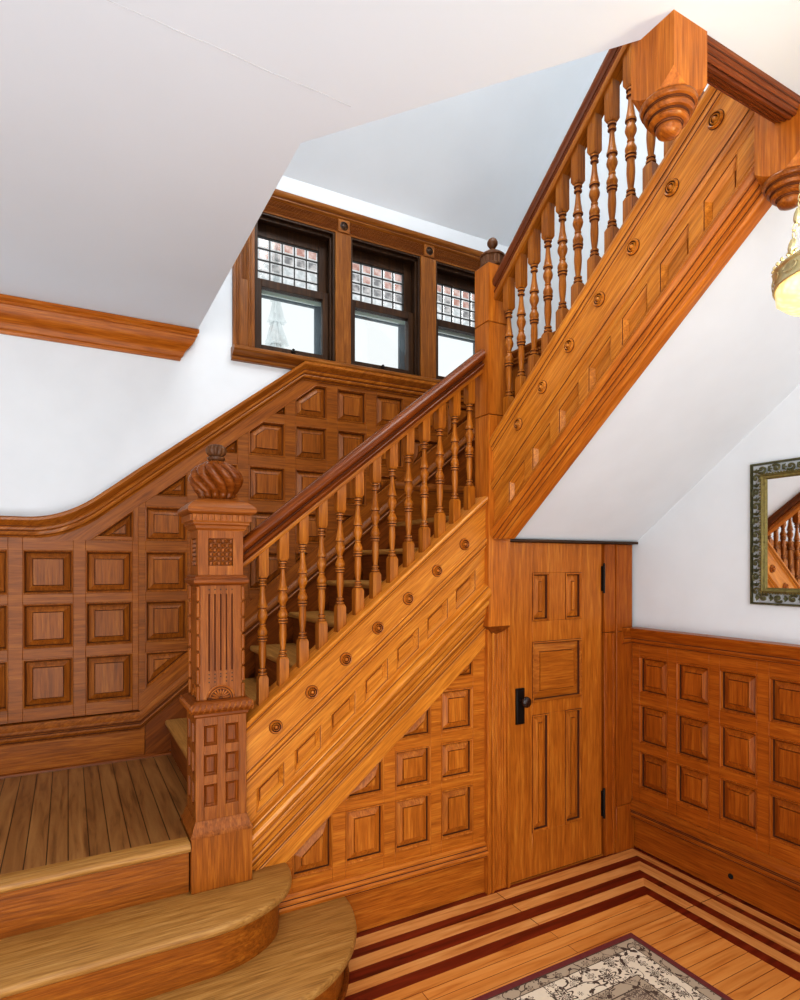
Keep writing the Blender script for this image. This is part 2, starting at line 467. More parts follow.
# ------------------------------------------------------------------ lower flight
G, RI = .235, .19
lo = thing('lower_staircase', 'lower oak flight rising right behind the balusters, with a rosette studded string', 'staircase', (.5, 2.9, .6))
for k in range(6):
    x = .47+G*k; z = .6+RI*(k+1)
    m = MB(); prof = [(x+.006, z-.03), (x, z-.022), (x, z-.008), (x+.008, z), (x+G+.03, z), (x+G+.03, z-.03)]
    y0, y1 = (2.53 if k else 2.625), 3.566
    m.rings([[(a, y0, b) for a, b in prof], [(a, y1, b) for a, b in prof]])
    obj('tread', m, wood('tread', 'Y', .4), lo, smooth=50)
for k in range(7):
    x = .50+G*k; z = .6+RI*k
    y0 = 2.53 if k else 2.625
    obj('riser', MB().box(x, x+.02, y0, 3.566, z+.001, z+RI-.029), wood('umber', 'Y', .45), lo)
rk = lambda x: SL*x
def rake_poly(xa, xb, o0, o1): return [(xa, rk(xa)+o0), (xb, rk(xb)+o0), (xb, rk(xb)+o1), (xa, rk(xa)+o1)]
XA, XB = .618, 1.822
PA = [(XA, rk(XA)), (XB, rk(XB))]
# string: parts with offsets above the rake line
bd = obj('string_board', MB().prism(rake_poly(XA, XB, .27, .475), -.06, .03, mpS), wood('gold', 'RL'), lo, bevel=.002)
top_prof = [(-.08, .455), (.030, .455), (.034, .462), (.040, .470), (.040, .476), (.050, .484), (.052, .494), (.046, .503), (.036, .506), (-.08, .506)]
obj('string_cap', MB().sweep(PA, top_prof, mpS), wood('gold', 'RL'), lo, smooth=35)
mid_prof = [(-.05, .245), (.026, .245), (.030, .252), (.036, .258), (.034, .266), (.040, .272), (.046, .280), (.046, .290), (.036, .296), (.034, .304), (-.05, .304)]
obj('middle_moulding', MB().sweep(PA, mid_prof, mpS), wood('gold', 'RL'), lo, smooth=35)
def coffer_band(parent, pa, pb, edges, width, o_lo, o_hi, pan_lo, pan_hi, mpf, slope, tone, sgn=1, depth=.026, face=.022):
    fr = MB(); z = lambda a: slope(a)
    def P(a, b, lo_, hi_): return [(a, z(a)+lo_), (b, z(b)+lo_), (b, z(b)+hi_), (a, z(a)+hi_)]
    fr.prism(P(pa, pb, pan_hi, o_hi), -.03, face, mpf); fr.prism(P(pa, pb, o_lo, pan_lo), -.03, face, mpf)
    prev = min(pa, pb); pa, pb = min(pa, pb), max(pa, pb)
    ops = []
    for e in edges:
        a, b = (e-width, e)
        ops.append((a, b))
    ops.sort()
    for a, b in ops:
        if a-prev > .002: fr.prism(P(prev, a, pan_lo, pan_hi), -.03, face, mpf)
        prev = b
    if pb-prev > .002: fr.prism(P(prev, pb, pan_lo, pan_hi), -.03, face, mpf)
    obj('coffered_band', fr, wood(tone, 'RL' if sgn > 0 else 'RU'), parent, bevel=.0015)
    for a, b in ops:
        m = MB(); q = P(a, b, pan_lo, pan_hi)
        r = [(0, face-.001), (.0025, face-.0015), (.0035, face-.005), (.0045, face-.0055), (.019, face-depth), (.021, face-depth), (.0215, face-depth+.004)]
        m.rings([[mpf(x, y, d) for x, y in inset(q, i)] for i, d in r], False, [0, 1, 0, 0, 1, 0])
        obj('panel', m, wood(tone, 'RL' if sgn > 0 else 'RU'), parent, smooth=0)
coffer_band(lo, XA, XB, [.792+.1625*k for k in range(7) if .792+.1625*k < 1.8], .118, .06, .25, .082, .185, mpS, rk, 'gold')
low_prof = [(-.03, -.135), (.010, -.135), (.014, -.126), (.014, -.116), (.022, -.108), (.026, -.096), (.024, -.084), (.034, -.076), (.038, -.060), (.036, -.046), (.048, -.040),
            (.056, -.030), (.056, -.018), (.050, -.008), (.062, -.002), (.074, .012), (.078, .028), (.072, .044), (.060, .052), (.050, .054), (.046, .062), (.036, .066), (-.03, .066)]
obj('lower_moulding', MB().sweep(PA, low_prof, mpS), wood('gold', 'RL', .25), lo, smooth=35)
def rosette(c, axis, parent, tone='amber'):
    m = MB()
    pr = [(.0290, -.002), (.0290, .002), (.0270, .003), (.0262, .007), (.0235, .0115), (.0205, .010), (.0195, .003), (.0170, .003), (.0162, .008), (.0140, .0125), (.0118, .011), (.0108, .004), (.0088, .004), (.0080, .010), (.0055, .0145), (.0025, .016), (.0006, .0162)]
    bands = [1, 1, 0, 0, 0, 1, 1, 0, 0, 0, 1, 1, 0, 0, 0, 0]
    loops = []
    for r, z in pr:
        l = []
        for i in range(28):
            a = 2*pi*i/28; p = (r*cos(a), r*sin(a), z)
            if axis == 'Y': p = (p[0], -p[2], p[1])
            if axis == 'X': p = (-p[2], p[0], p[1])
            l.append((c[0]+p[0], c[1]+p[1], c[2]+p[2]))
        loops.append(l)
    m.rings(loops, False, bands)
    return obj('rosette', m, wood(tone, 'X', .3), parent, smooth=50)
for k in range(7):
    x = .751+.157*k; rosette((x, YS-.03, rk(x)+.368), 'Y', bd)
# board hiding the back of the string, so the treads do not show from the hall side
obj('string_back', MB().prism(rake_poly(.63, 1.90, .1, .45), -.068, -.061, mpS), wood('umber', 'RL'), lo)

# ------------------------------------------------------------------ panelling under the lower flight
sp = thing('spandrel_panelling', 'golden coffered oak panelling filling the triangle below the lower flight', 'panelling', (1.3, YS, 0))
under = (-SL, 1, -.26)
cols = [(.832, 1.015), (1.078, 1.268), (1.327, 1.52), (1.579, 1.765)]
rows = [(.318, .556), (.604, .784), (.836, 1.04), (1.10, 1.35)]
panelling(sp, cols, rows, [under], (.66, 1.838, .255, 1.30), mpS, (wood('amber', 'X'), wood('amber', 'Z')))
obj('raking_stile', MB().prism([(.60, rk(.60)-.26), (1.838, rk(1.838)-.26), (1.838, rk(1.838)-.13), (.60, rk(.60)-.13)], -.02, .006, mpS), wood('gold', 'RL'), sp, bevel=.002)
obj('stile_moulding', MB().sweep([(.60, rk(.60)), (1.838, rk(1.838))], [(-.01, -.175), (.008, -.175), (.013, -.168), (.010, -.160), (.016, -.153), (.016, -.146), (-.01, -.14)], mpS), wood('gold', 'RL'), sp)
bprof = [(-.02, .185), (.018, .185), (.020, .193), (.030, .200), (.032, .212), (.024, .222), (.024, .230), (.014, .240), (.012, .252), (.004, .258), (-.02, .258)]
obj('base_moulding', MB().sweep([(.70, 0), (1.838, 0)], bprof, mpS), wood('amber', 'X'), sp, smooth=35)
obj('baseboard', MB().prism(rect(.70, 1.838, .0, .19), -.028, -.002, mpS), wood('amber', 'X'), sp, bevel=.002)
obj('backing', MB().prism(clip(rect(.62, 1.838, 0, 2.2), [(-SL, 1, .2)]), -.045, -.030, mpS), wood('umber', 'X'), sp)

# ------------------------------------------------------------------ tall corner post
tp = thing('corner_newel_post', 'tall square oak post with a fluted collar and ball finial between the two flights', 'newel post', (1.8875, 2.475, 1.3))
px0, px1, py0, py1 = 1.82, 1.955, 2.415, 2.53
pc = ((px0+px1)/2, (py0+py1)/2, 0)
def postbox(z0, z1):
    m = MB(); g = .003
    loops = []
    for ins, z in ((g, z0), (0, z0+g), (0, z1-g), (g, z1)):
        loops.append([(px0+ins, py0+ins, z), (px1-ins, py0+ins, z), (px1-ins, py1-ins, z), (px0+ins, py1-ins, z)])
    return m.rings(loops)
obj('shaft', postbox(1.34, 2.392), wood('amber', 'Z'), tp, smooth=0)
obj('shaft', postbox(2.395, 2.852), wood('amber', 'Z'), tp, smooth=0)
obj('shaft', postbox(2.855, 3.145), wood('amber', 'Z'), tp, smooth=0)
m = MB(); cx, cy = pc[0], pc[1]
m.rings([[(px0, py0, 1.34), (px1, py0, 1.34), (px1, py1, 1.34), (px0, py1, 1.34)], [(cx-.045, py0+.012, 1.318), (cx+.045, py0+.012, 1.318), (cx+.045, py1, 1.318), (cx-.045, py1, 1.318)], [(cx-.008, py0+.05, 1.293), (cx+.008, py0+.05, 1.293), (cx+.008, py1, 1.293), (cx-.008, py1, 1.293)]])
obj('pointed_foot', m, wood('umber', 'Z'), tp, smooth=0)
fn = MB(); fl12 = lambda a, z: 1+(.035*(1 if sin(30*a) > 0 else -1) if .015 < z < .055 else 0)
pr = [(.062, 0), (.065, .004), (.065, .012), (.058, .016), (.058, .054), (.064, .058), (.064, .066), (.050, .078), (.030, .090), (.014, .098), (.011, .104), (.018, .112), (.026, .124), (.027, .136), (.021, .150), (.010, .158), (.001, .160)]
fn.lathe(pr, (cx, cy, 3.145), 60, fn=fl12)
obj('finial', fn, wood('knob', 'Z'), tp, smooth=40)

# ------------------------------------------------------------------ first newel post
nx, ny = .524, 2.5025
nw = thing('newel_post', 'carved square newel post with a swirled onion finial at the foot of the flight', 'newel post', (nx, ny, .4))
NW = wood('newel', 'Z'); 
KF = 0
def side_faces(fn_):
    global KF
    """run fn_(map) for four faces; map(a, z, d) with a across, d outward from the axis"""
    for k in range(4):
        an = -pi/2+k*pi/2
        def mp(a, z, d, an=an): return (nx+cos(an)*d-sin(an)*a, ny+sin(an)*d+cos(an)*a, z)
        KF = k; fn_(mp)
def face_parts(name, fn_, mat, **kw):
    global m
    for k in range(4):
        an = -pi/2+k*pi/2
        def mp(a, z, d, an=an): return (nx+cos(an)*d-sin(an)*a, ny+sin(an)*d+cos(an)*a, z)
        m = MB(); fn_(mp); obj(name, m, mat, nw, **kw)
h0 = .1155
obj('plinth', MB().sq([(h0-.003, .40), (h0, .404), (h0, .606), (h0-.003, .61)], (nx, ny, 0)), wood('riser', 'Z'), nw, smooth=0)
obj('plinth_moulding', MB().sq([(h0+.003, .608), (h0+.003, .616), (h0-.006, .628), (h0-.008, .640), (.100, .658), (.099, .664)], (nx, ny, 0)), NW, nw, smooth=30)
h1 = .097
m = MB(); m.sq([(h1-.016, .66), (h1-.016, 1.07)], (nx, ny, 0))
def fr_(mp):
    a1 = h1 if KF % 2 == 0 else h1-.0169; a0 = -a1; zz = [.66, .715, .80, .835, .915, .95, 1.028, 1.07]
    cx_ = [(-.066, -.016), (.016, .066)]
    for a, b in ((a0, -.066), (-.016, .016), (.066, a1)): m.prism([(a, .66), (b, .66), (b, 1.07), (a, 1.07)], h1-.017, h1, mp)
    for a, b in cx_:
        for i in range(0, 8, 2): m.prism([(a, zz[i]), (b, zz[i]), (b, zz[i+1]), (a, zz[i+1])], h1-.017, h1, mp)
side_faces(fr_)
obj('panelled_block', m, NW, nw, smooth=0, bevel=.001)
m = MB()
def pn_(mp):
    for a, b in ((-.066, -.016), (.016, .066)):
        for z0, z1 in ((.715, .80), (.835, .915), (.95, 1.028)):
            q = rect(a, b, z0, z1); m.rings([[mp(x, z, d) for x, z in inset(q, i)] for i, d in ((0, h1-.001), (.004, h1-.009), (.008, h1-.014), (.012, h1-.010))], False)
side_faces(pn_)
obj('panel', m, wood('umber', 'Z'), nw, smooth=0)
# collar with gadrooned roll
m = MB(); m.sq([(.099, 1.06), (.103, 1.066), (.103, 1.074), (.109, 1.080), (.115, 1.085), (.119, 1.094), (.119, 1.104), (.114, 1.114), (.104, 1.120), (.094, 1.124)], (nx, ny, 0))
obj('collar', m, wood('umber', 'X'), nw, smooth=30)
m = MB()
def gad(mp):
    for i in range(11):
        a = -.110+.022*i
        pts = [mp(a-.006, 1.080, .113), mp(a-.002, 1.090, .1195), mp(a+.004, 1.103, .1195), mp(a+.008, 1.113, .114)]
        m.tube(pts, [.003, .0052, .0052, .003], 5)
face_parts('gadroon', gad, wood('newel', 'X'))
# shaft: core, slats leaving five flutes
h2 = .083
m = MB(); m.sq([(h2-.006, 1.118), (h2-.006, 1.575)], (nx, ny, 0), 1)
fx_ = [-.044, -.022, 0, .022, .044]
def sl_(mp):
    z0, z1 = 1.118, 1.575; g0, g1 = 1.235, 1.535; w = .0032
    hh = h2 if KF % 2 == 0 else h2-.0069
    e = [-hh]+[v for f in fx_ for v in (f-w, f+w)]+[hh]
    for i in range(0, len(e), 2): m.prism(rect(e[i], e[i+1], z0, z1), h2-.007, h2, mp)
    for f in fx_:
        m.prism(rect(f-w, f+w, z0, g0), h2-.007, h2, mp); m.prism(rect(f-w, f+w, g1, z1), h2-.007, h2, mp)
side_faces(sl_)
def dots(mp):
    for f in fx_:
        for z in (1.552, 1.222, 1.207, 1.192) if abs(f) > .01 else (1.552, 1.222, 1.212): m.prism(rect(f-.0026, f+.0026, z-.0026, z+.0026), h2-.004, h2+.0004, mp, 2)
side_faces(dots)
obj('fluted_shaft', m, [NW, plain('flute_painted_shade', (88, 42, 16), .95), wood('dark', 'Z')], nw, smooth=0)  # darker core colour stands in for shade inside the flutes
m = MB()
def bead(mp):
    z = 1.124
    while z < 1.56:
        l = min(.062, 1.572-z)
        p = mp(h2+.003, 0, h2+.003)
        m.lathe([(.003, 0), (.0075, .004), (.0075, l-.008), (.003, l-.004), ], (p[0], p[1], z), 10)
        z += .064
face_parts('corner_bead', bead, wood('newel', 'Z'))
m = MB()
def sun(mp):
    m.rings([[mp(.050*cos(t*pi/12), 1.1245+.050*sin(t*pi/12), h2+.0004) for t in range(13)], [mp(.050*cos(t*pi/12), 1.1245+.050*sin(t*pi/12), h2+.0010) for t in range(13)]], True, 1)
    for R_, rr in ((.052, .0042), (.042, .0028)):
        m.tube([mp(R_*cos(t*pi/16), 1.124+R_*sin(t*pi/16), h2+.001) for t in range(17)], rr, 6)
    for t in range(9):
        a = pi*(t+.5)/9
        m.tube([mp(.008*cos(a), 1.126+.008*sin(a), h2), mp(.025*cos(a), 1.126+.025*sin(a), h2+.002), mp(.036*cos(a), 1.126+.036*sin(a), h2)], [.0015, .004, .003], 6)
face_parts('carved_fan', sun, wood('newel', 'X'))
obj('ring_moulding', MB().sq([(.086, 1.568), (.100, 1.574), (.105, 1.580), (.105, 1.590), (.098, 1.596), (.100, 1.602), (.090, 1.608)], (nx, ny, 0)), wood('umber', 'X'), nw, smooth=30)
h3 = .087
m = MB(); m.sq([(h3-.012, 1.605), (h3-.012, 1.785)], (nx, ny, 0))
def fb(mp):
    o = .047; z0, z1, a0, a1 = 1.605, 1.785, 1.645, 1.752
    hh = h3 if KF % 2 == 0 else h3-.0129
    m.prism(rect(-hh, -o, z0, z1), h3-.013, h3, mp); m.prism(rect(o, hh, z0, z1), h3-.013, h3, mp)
    m.prism(rect(-o, o, z0, a0), h3-.013, h3, mp); m.prism(rect(-o, o, a1, z1), h3-.013, h3, mp)
side_faces(fb)
obj('upper_block', m, NW, nw, smooth=0, bevel=.001)
m = MB()
def wv(mp):
    n = 6; o = .046; s = 2*o/n
    for i in range(n):
        for j in range(n):
            a = -o+s*i; z = 1.646+s*1.13*j
            q = rect(a+.001, a+s-.001, z+.001, z+s*1.13-.001)
            hz = .4 if (i+j) % 2 else .15
            m.rings([[mp(x, y, d) for x, y in inset(q, ii)] for ii, d in ((0, h3-.012), (.001, h3-.006), (s*hz, h3-.001))], False)
face_parts('basketweave_carving', wv, wood('newel', 'X'), smooth=0)
m = MB(); m.sq([(.088, 1.782), (.096, 1.790), (.098, 1.800), (.106, 1.806), (.106, 1.812), (.110, 1.818), (.110, 1.842), (.116, 1.846), (.128, 1.852), (.131, 1.860), (.129, 1.870), (.118, 1.882), (.100, 1.896), (.080, 1.906), (.066, 1.910)], (nx, ny, 0))
obj('cornice', m, wood('newel', 'X'), nw, smooth=28)
m = MB()
def dent(mp):
    for i in range(9):
        a = -.092+.023*i; m.prism(rect(a-.006, a+.006, 1.818, 1.842), .105, .118, mp)
face_parts('dentil', dent, wood('newel', 'Z'), smooth=0)
# swirled onion
m = MB(); loops = []; NS = 168; NL = 12; nk = 44
def onR(t):
    return .93*onR0(t)
def onR0(t):
    P = [(0, .062), (.06, .070), (.14, .073), (.25, .088), (.40, .102), (.55, .106), (.70, .098), (.84, .078), (.93, .054), (1, .030)]
    for (a, ra), (b, rb) in zip(P, P[1:]):
        if a <= t <= b:
            s = (t-a)/(b-a); s = s*s*(3-2*s)*.35+s*.65; return ra+(rb-ra)*s
    return .03
for k in range(nk+1):
    t = k/nk; z = 1.908+.158*t
    tw = -1.35*max(0, t-.16)**1.05
    am = .17*min(1, t*6+.5)*min(1, (1-t)*3+.45)
    l = []
    for i in range(NS):
        a = 2*pi*i/NS; ph = (NL*(a-tw))/2
        rr = onR(t)*(1-am+am*1.5*abs(sin(ph))**.7)
        l.append((nx+rr*cos(a), ny+rr*sin(a), z))
    loops.append(l)
m.rings(loops); obj('onion_finial', m, wood('umber', 'X', .2), nw, smooth=60)
m = MB(); m.lathe([(.030, 2.060), (.028, 2.066), (.034, 2.072), (.034, 2.080), (.026, 2.084), (.036, 2.094), (.040, 2.108), (.037, 2.120), (.024, 2.130), (.001, 2.134)], (nx, ny, 0), 80, fn=lambda a, z: 1 if z < 2.086 else .88+.16*abs(sin(6*a)))
obj('finial_knob', m, wood('knob', 'Z'), nw, smooth=60)

# ------------------------------------------------------------------ balusters
TP = [(0, .013), (.012, .0175), (.028, .0175), (.038, .0115), (.055, .0115), (.062, .0168), (.078, .0168), (.088, .0095), (.12, .0098), (.19, .0125), (.26, .0175), (.283, .0190), (.290, .0215), (.308, .0215), (.316, .0155), (.333, .0150), (.355, .0190), (.385, .0220), (.41, .0205), (.445, .0140), (.472, .0110), (.478, .0140), (.492, .0140), (.498, .0115), (.525, .0165), (.553, .0215), (.575, .0215), (.598, .0165), (.602, .0215), (.618, .0215), (.624, .0165), (.632, .0200), (.648, .0200), (.658, .0150), (.69, .0145), (.73, .0158), (.78, .0162), (.85, .0140), (.915, .0105), (.928, .0105), (.935, .0165), (.952, .0165), (.958, .0125), (.968, .0125), (.975, .0185), (.992, .0185), (1, .015)]
def baluster(x, y, z0, z1, tb, bb, along, slope, parent):
    """tb/bb: top and bottom square block lengths measured on the axis; ends follow the rake"""
    m = MB(); h = .0205
    zt0, zt1 = z1-tb, z0+bb
    H = zt0-zt1
    tp = list(reversed(TP)); loops = [[(x+r*cos(2*pi*i/14), y+r*sin(2*pi*i/14), zt1+H*(1-t)) for i in range(14)] for t, r in tp]
    m.rings(loops, False, [1 if abs(tp[i][1]-tp[i+1][1]) > .0028 and abs(tp[i][0]-tp[i+1][0]) < .0135 else 0 for i in range(len(tp)-1)])
    def blk(za, zb, flip):
        loops = []
        L_ = ((h*.72, za), (h, za+.012), (h, zb)) if not flip else ((h, za), (h, zb-.012), (h*.72, zb))
        for i, (hh, z) in enumerate(L_):
            l = []
            last = (i == 2 and not flip) or (i == 0 and flip)
            for sx, sy in ((-1, -1), (1, -1), (1, 1), (-1, 1)):
                dz = slope*(sx if along == 'X' else -sy)*hh if last else 0
                l.append((x+sx*hh, y+sy*hh, z+dz))
            loops.append(l)
        m.rings(loops)
    blk(z1-tb, z1, False); blk(z0, z0+bb, True)
    return obj('baluster', m, wood('bal', 'Z', .3), parent, smooth=35)

lb = thing('lower_balustrade', 'lower dark handrail on turned balusters running up from the carved newel post', 'balustrade', (1.2, 2.49, 1.2))
for k in range(13):
    x = .709+.0872*k
    baluster(x, 2.487, rk(x)+.500, rk(x)+1.142, .125, .112, 'X', SL, lb)
half = [(.020, 1.130), (.025, 1.136), (.022, 1.144), (.024, 1.150), (.034, 1.156), (.038, 1.165), (.034, 1.174), (.022, 1.179), (.021, 1.184), (.030, 1.188), (.044, 1.196), (.048, 1.209), (.046, 1.222), (.036, 1.237), (.018, 1.247)]
rail_prof = [(-a, b) for a, b in half[:1]]+half+[(0, 1.249)]+[(-a, b) for a, b in reversed(half[1:])]
mpRail = lambda a, b, d: (a, 2.487-d, b)
m = MB(); m.sweep([(.614, rk(.614)), (1.8215, rk(1.8215))], [p for p in rail_prof], mpRail)
obj('handrail', m, wood('rail', 'RL', .22), lb, smooth=45)
m = MB(); m.sweep([(.614, rk(.614)), (1.8215, rk(1.8215))], [(-.0225, 1.127), (.0245, 1.127), (.0265, 1.134), (.0245, 1.148), (-.0245, 1.148), (-.0265, 1.134)], mpRail)
obj('rail_fillet', m, wood('bal', 'RL', .3), lb, smooth=45)

# ------------------------------------------------------------------ upper flight
SU = .80
ru = lambda y: SU*(2.47-y)
us = thing('upper_staircase', 'upper oak flight climbing toward the ceiling opening, rosette studded string facing the hall', 'staircase', (2.4, 1.8, 1.93))
YA, YE = 2.414, 1.02
PU = [(YA, ru(YA)), (YE, ru(YE))]
def rpu(o0, o1): return [(YA, ru(YA)+o0), (YE, ru(YE)+o0), (YE, ru(YE)+o1), (YA, ru(YA)+o1)]
cutb = ((0, 0, 1.776), (0, 0, -1))
ub = obj('string_board', MB().prism(rpu(1.99, 2.20), -.06, .012, mpU), wood('gold', 'RU'), us, bevel=.002)
tu = [(-.06, 2.160), (.012, 2.160), (.016, 2.168), (.024, 2.174), (.024, 2.186), (.034, 2.196), (.038, 2.210), (.034, 2.226), (.030, 2.234), (.022, 2.243), (-.06, 2.243)]
obj('string_cap', MB().sweep(PU, tu, mpU), wood('gold', 'RU'), us, smooth=35)
mu = [(-.05, 1.955), (.008, 1.955), (.012, 1.962), (.018, 1.968), (.016, 1.976), (.022, 1.984), (.030, 1.994), (.030, 2.004), (.020, 2.010), (.016, 2.020), (-.05, 2.020)]
obj('middle_moulding', MB().sweep(PU, mu, mpU), wood('gold', 'RU'), us, smooth=35)
coffer_band(us, YA, YE, [2.305-.1695*k for k in range(7)], .118, 1.78, 1.965, 1.806, 1.915, mpU, ru, 'gold', sgn=-1, face=.006)
lu = [(-.062, 1.672), (-.020, 1.668), (-.010, 1.672), (-.004, 1.680), (-.002, 1.690), (.006, 1.694), (.008, 1.704), (.004, 1.712), (.014, 1.718), (.018, 1.728), (.014, 1.738), (.026, 1.744), (.032, 1.754), (.032, 1.766), (.024, 1.776), (.016, 1.782), (.012, 1.792), (-.062, 1.792)]
obj('lower_moulding', MB().sweep(PU, lu, mpU), wood('amber', 'RU', .3), us, smooth=35, cut=cutb)
for k in range(7):
    y = 2.223-.1645*k; rosette((1.86-.012, y, ru(y)+2.108), 'X', ub, 'gold')
obj('string_back', MB().prism(rpu(1.70, 2.16), -.075, -.061, mpU), wood('umber', 'RU'), us, cut=cutb)
for k in range(6):
    y = 2.43-G*k; z = 1.93+RI*(k+1)
    prof = [(y-.006, z-.03), (y, z-.022), (y, z-.008), (y-.008, z), (y-G-.03, z), (y-G-.03, z-.03)]
    obj('tread', MB().rings([[(1.94, a, b) for a, b in prof], [(2.91, a, b) for a, b in prof]]), wood('tread', 'X', .4), us, smooth=50)
    obj('riser', MB().box(1.94, 2.91, y-.05, y-.03, z-RI+.001, z-.029), wood('umber', 'X'), us)
ld = MB(); ld.box(1.95, 2.91, 2.50, 3.598, 1.80, 1.922, 1); ld.box(1.915, 2.91, 2.531, 3.598, 1.90, 1.93, 0)
struct('floor_landing', ld, [wood('tread', 'Y', .4), wood('umber', 'X')])

ubl = thing('upper_balustrade', 'upper handrail with long turned balusters climbing steeply to the ceiling', 'balustrade', (1.885, 1.8, 2.2))
for k in range(13):
    y = 2.338-.0912*k
    baluster(1.885, y, ru(y)+2.238, ru(y)+2.955, .175, .125, 'Y', SU, ubl)
mpUR = lambda a, b, d: (1.885-d, a, b)
PR = [(YA, ru(YA)), (1.08, ru(1.08))]
obj('handrail', MB().sweep(PR, [(d*.9, o+1.795) for d, o in rail_prof], mpUR), wood('rail', 'RU', .3), ubl, smooth=45)
obj('rail_fillet', MB().sweep(PR, [(-.030, 2.918), (.030, 2.918), (.034, 2.926), (.030, 2.95), (-.030, 2.95), (-.034, 2.926)], mpUR), wood('bal', 'RU', .3), ubl, smooth=45)

# pendant newels at the stairwell opening
def pendant(name, label, x0, x1, y0, y1, zb, ztop):
    cx, cy = (x0+x1)/2, (y0+y1)/2; hx, hy = (x1-x0)/2, (y1-y0)/2
    t = thing(name, label, 'newel drop', (cx, cy, zb), 'hanging newel drops under the ceiling opening')
    m = MB(); n = 14; per = []
    for sx0, sy0, sx1, sy1 in ((-1, -1, 1, -1), (1, -1, 1, 1), (1, 1, -1, 1), (-1, 1, -1, -1)):
        for i in range(n):
            s = i/n; per.append((cx+hx*(sx0+(sx1-sx0)*s), cy+hy*(sy0+(sy1-sy0)*s)))
    rc = hx
    ed = [(x, y, zb+1.25*max(0, math.hypot(x-cx, y-cy)-rc)) for x, y in per]
    inn = [(cx+(x-cx)/math.hypot(x-cx, y-cy)*rc*.97, cy+(y-cy)/math.hypot(x-cx, y-cy)*rc*.97, zb-.001) for x, y in per]
    m.rings([[(x, y, ztop) for x, y in per], ed, inn])
    obj('block', m, wood('amber', 'Z', .42), t, smooth=30)
    m = MB(); r = hx
    m.lathe([(r*.96, .004), (r*1.06, .0), (r*1.10, -.006), (r*1.05, -.014), (r*.92, -.016), (r*.90, -.020), (r*.95, -.026), (r*.88, -.034), (r*.74, -.035), (r*.72, -.039), (r*.76, -.046), (r*.66, -.053), (r*.52, -.053), (r*.47, -.057), (r*.50, -.064), (r*.42, -.074), (r*.25, -.080), (.001, -.082)], (cx, cy, zb), 36)
    for rr_, zz_ in ((r*.925, -.0165), (r*.905, -.020), (r*.745, -.036), (r*.73, -.039), (r*.52, -.0535), (r*.48, -.057)): m.tube([(cx+(rr_+.0006)*cos(2*pi*i/32), cy+(rr_+.0006)*sin(2*pi*i/32), zb+zz_) for i in range(32)], .0013, 5, mi=1, closed=True)
    obj('turned_drop', m, wood('newel', 'X', .28), t, smooth=50)
    return t
pendant('newel_drop', 'square oak newel drop left of the moulded beam, its turned tip over the balusters', 1.254, 1.378, .945, 1.069, 2.798, 3.35)
pendant('newel_drop', 'square oak newel drop at the right end of the moulded beam, above the brass light', 1.80, 1.930, .952, 1.082, 2.782, 3.35)
bmf = MB()
bp_ = [(1.066, 2.962), (1.066, 2.934), (1.058, 2.928), (1.052, 2.932), (1.044, 2.926), (1.036, 2.922), (1.032, 2.927), (1.024, 2.920), (1.014, 2.916), (1.010, 2.921), (1.000, 2.914), (.990, 2.914), (.985, 2.920), (.976, 2.916), (.968, 2.920), (.966, 2.930), (.958, 2.934), (.956, 2.944), (.950, 2.950), (.950, 2.9595)]
bp_ = [(.95+(y-.95)*.66, z) for y, z in bp_]
bmf.hollows([(1.377, 0), (1.802, 0)], [(-(y-1.05)+.0, z) for y, z in bp_], lambda a, b, d: (a, 1.05-d-.0, b))
bmf.rings([[(1.377, y, z) for y, z in bp_], [(1.802, y, z) for y, z in bp_]])
struct('beam_1', bmf, wood('rail', 'X', .45), smooth=30)

# ------------------------------------------------------------------ back wall wainscot
wbk = thing('wainscot_panelling', 'brown coffered oak wainscot on the back wall, its cap sweeping up to the windows', 'wainscot', (.3, YB, .6))
capB = lambda x: 1.787 if x < -.08 else (2.054+.793*(x-.343))
cols = []
c0 = .08
allc = [(-1.34, -1.12), (-1.055, -.835), (-.77, -.55), (-.485, -.262), (-.20, .023), (.08, .305), (.37, .587), (.655, .87), (.936, 1.157), (1.223, 1.43), (1.501, 1.703), (1.776, 1.982), (2.055, 2.26), (2.333, 2.54), (2.61, 2.80)]
rows = [(.925, 1.17), (1.225, 1.45), (1.50, 1.722), (1.78, 1.968), (2.03, 2.235), (2.30, 2.505), (2.563, 2.768)]
def cap_low(x): return 2.032+.787*(x-.42)     # lower edge of the raking stile
top_line = (-.787, 1, 2.032-.787*.42)
base_line = (.80, -1, -(1.145-.80*.59))         # keep above: z >= 1.10+.8(x-.59)
# flat part
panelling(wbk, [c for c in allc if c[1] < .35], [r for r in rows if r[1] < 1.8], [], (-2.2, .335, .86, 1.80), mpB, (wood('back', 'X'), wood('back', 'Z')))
# raked part
def pan2():
    cs = [c for c in allc if c[0] > .3]
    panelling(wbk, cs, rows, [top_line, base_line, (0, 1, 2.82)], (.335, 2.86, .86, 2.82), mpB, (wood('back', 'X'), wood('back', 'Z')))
pan2()
# little triangle panel above column B
fr = MB()
tri_open = clip(rect(.112, .311, 1.775, 2.1), [top_line], True)
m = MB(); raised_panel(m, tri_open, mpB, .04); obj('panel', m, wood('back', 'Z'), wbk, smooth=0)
fr.prism(clip(rect(.311, .335, 1.80, 2.2), [top_line]), -.022, 0, mpB)
obj('frame', fr, wood('back', 'Z'), wbk)
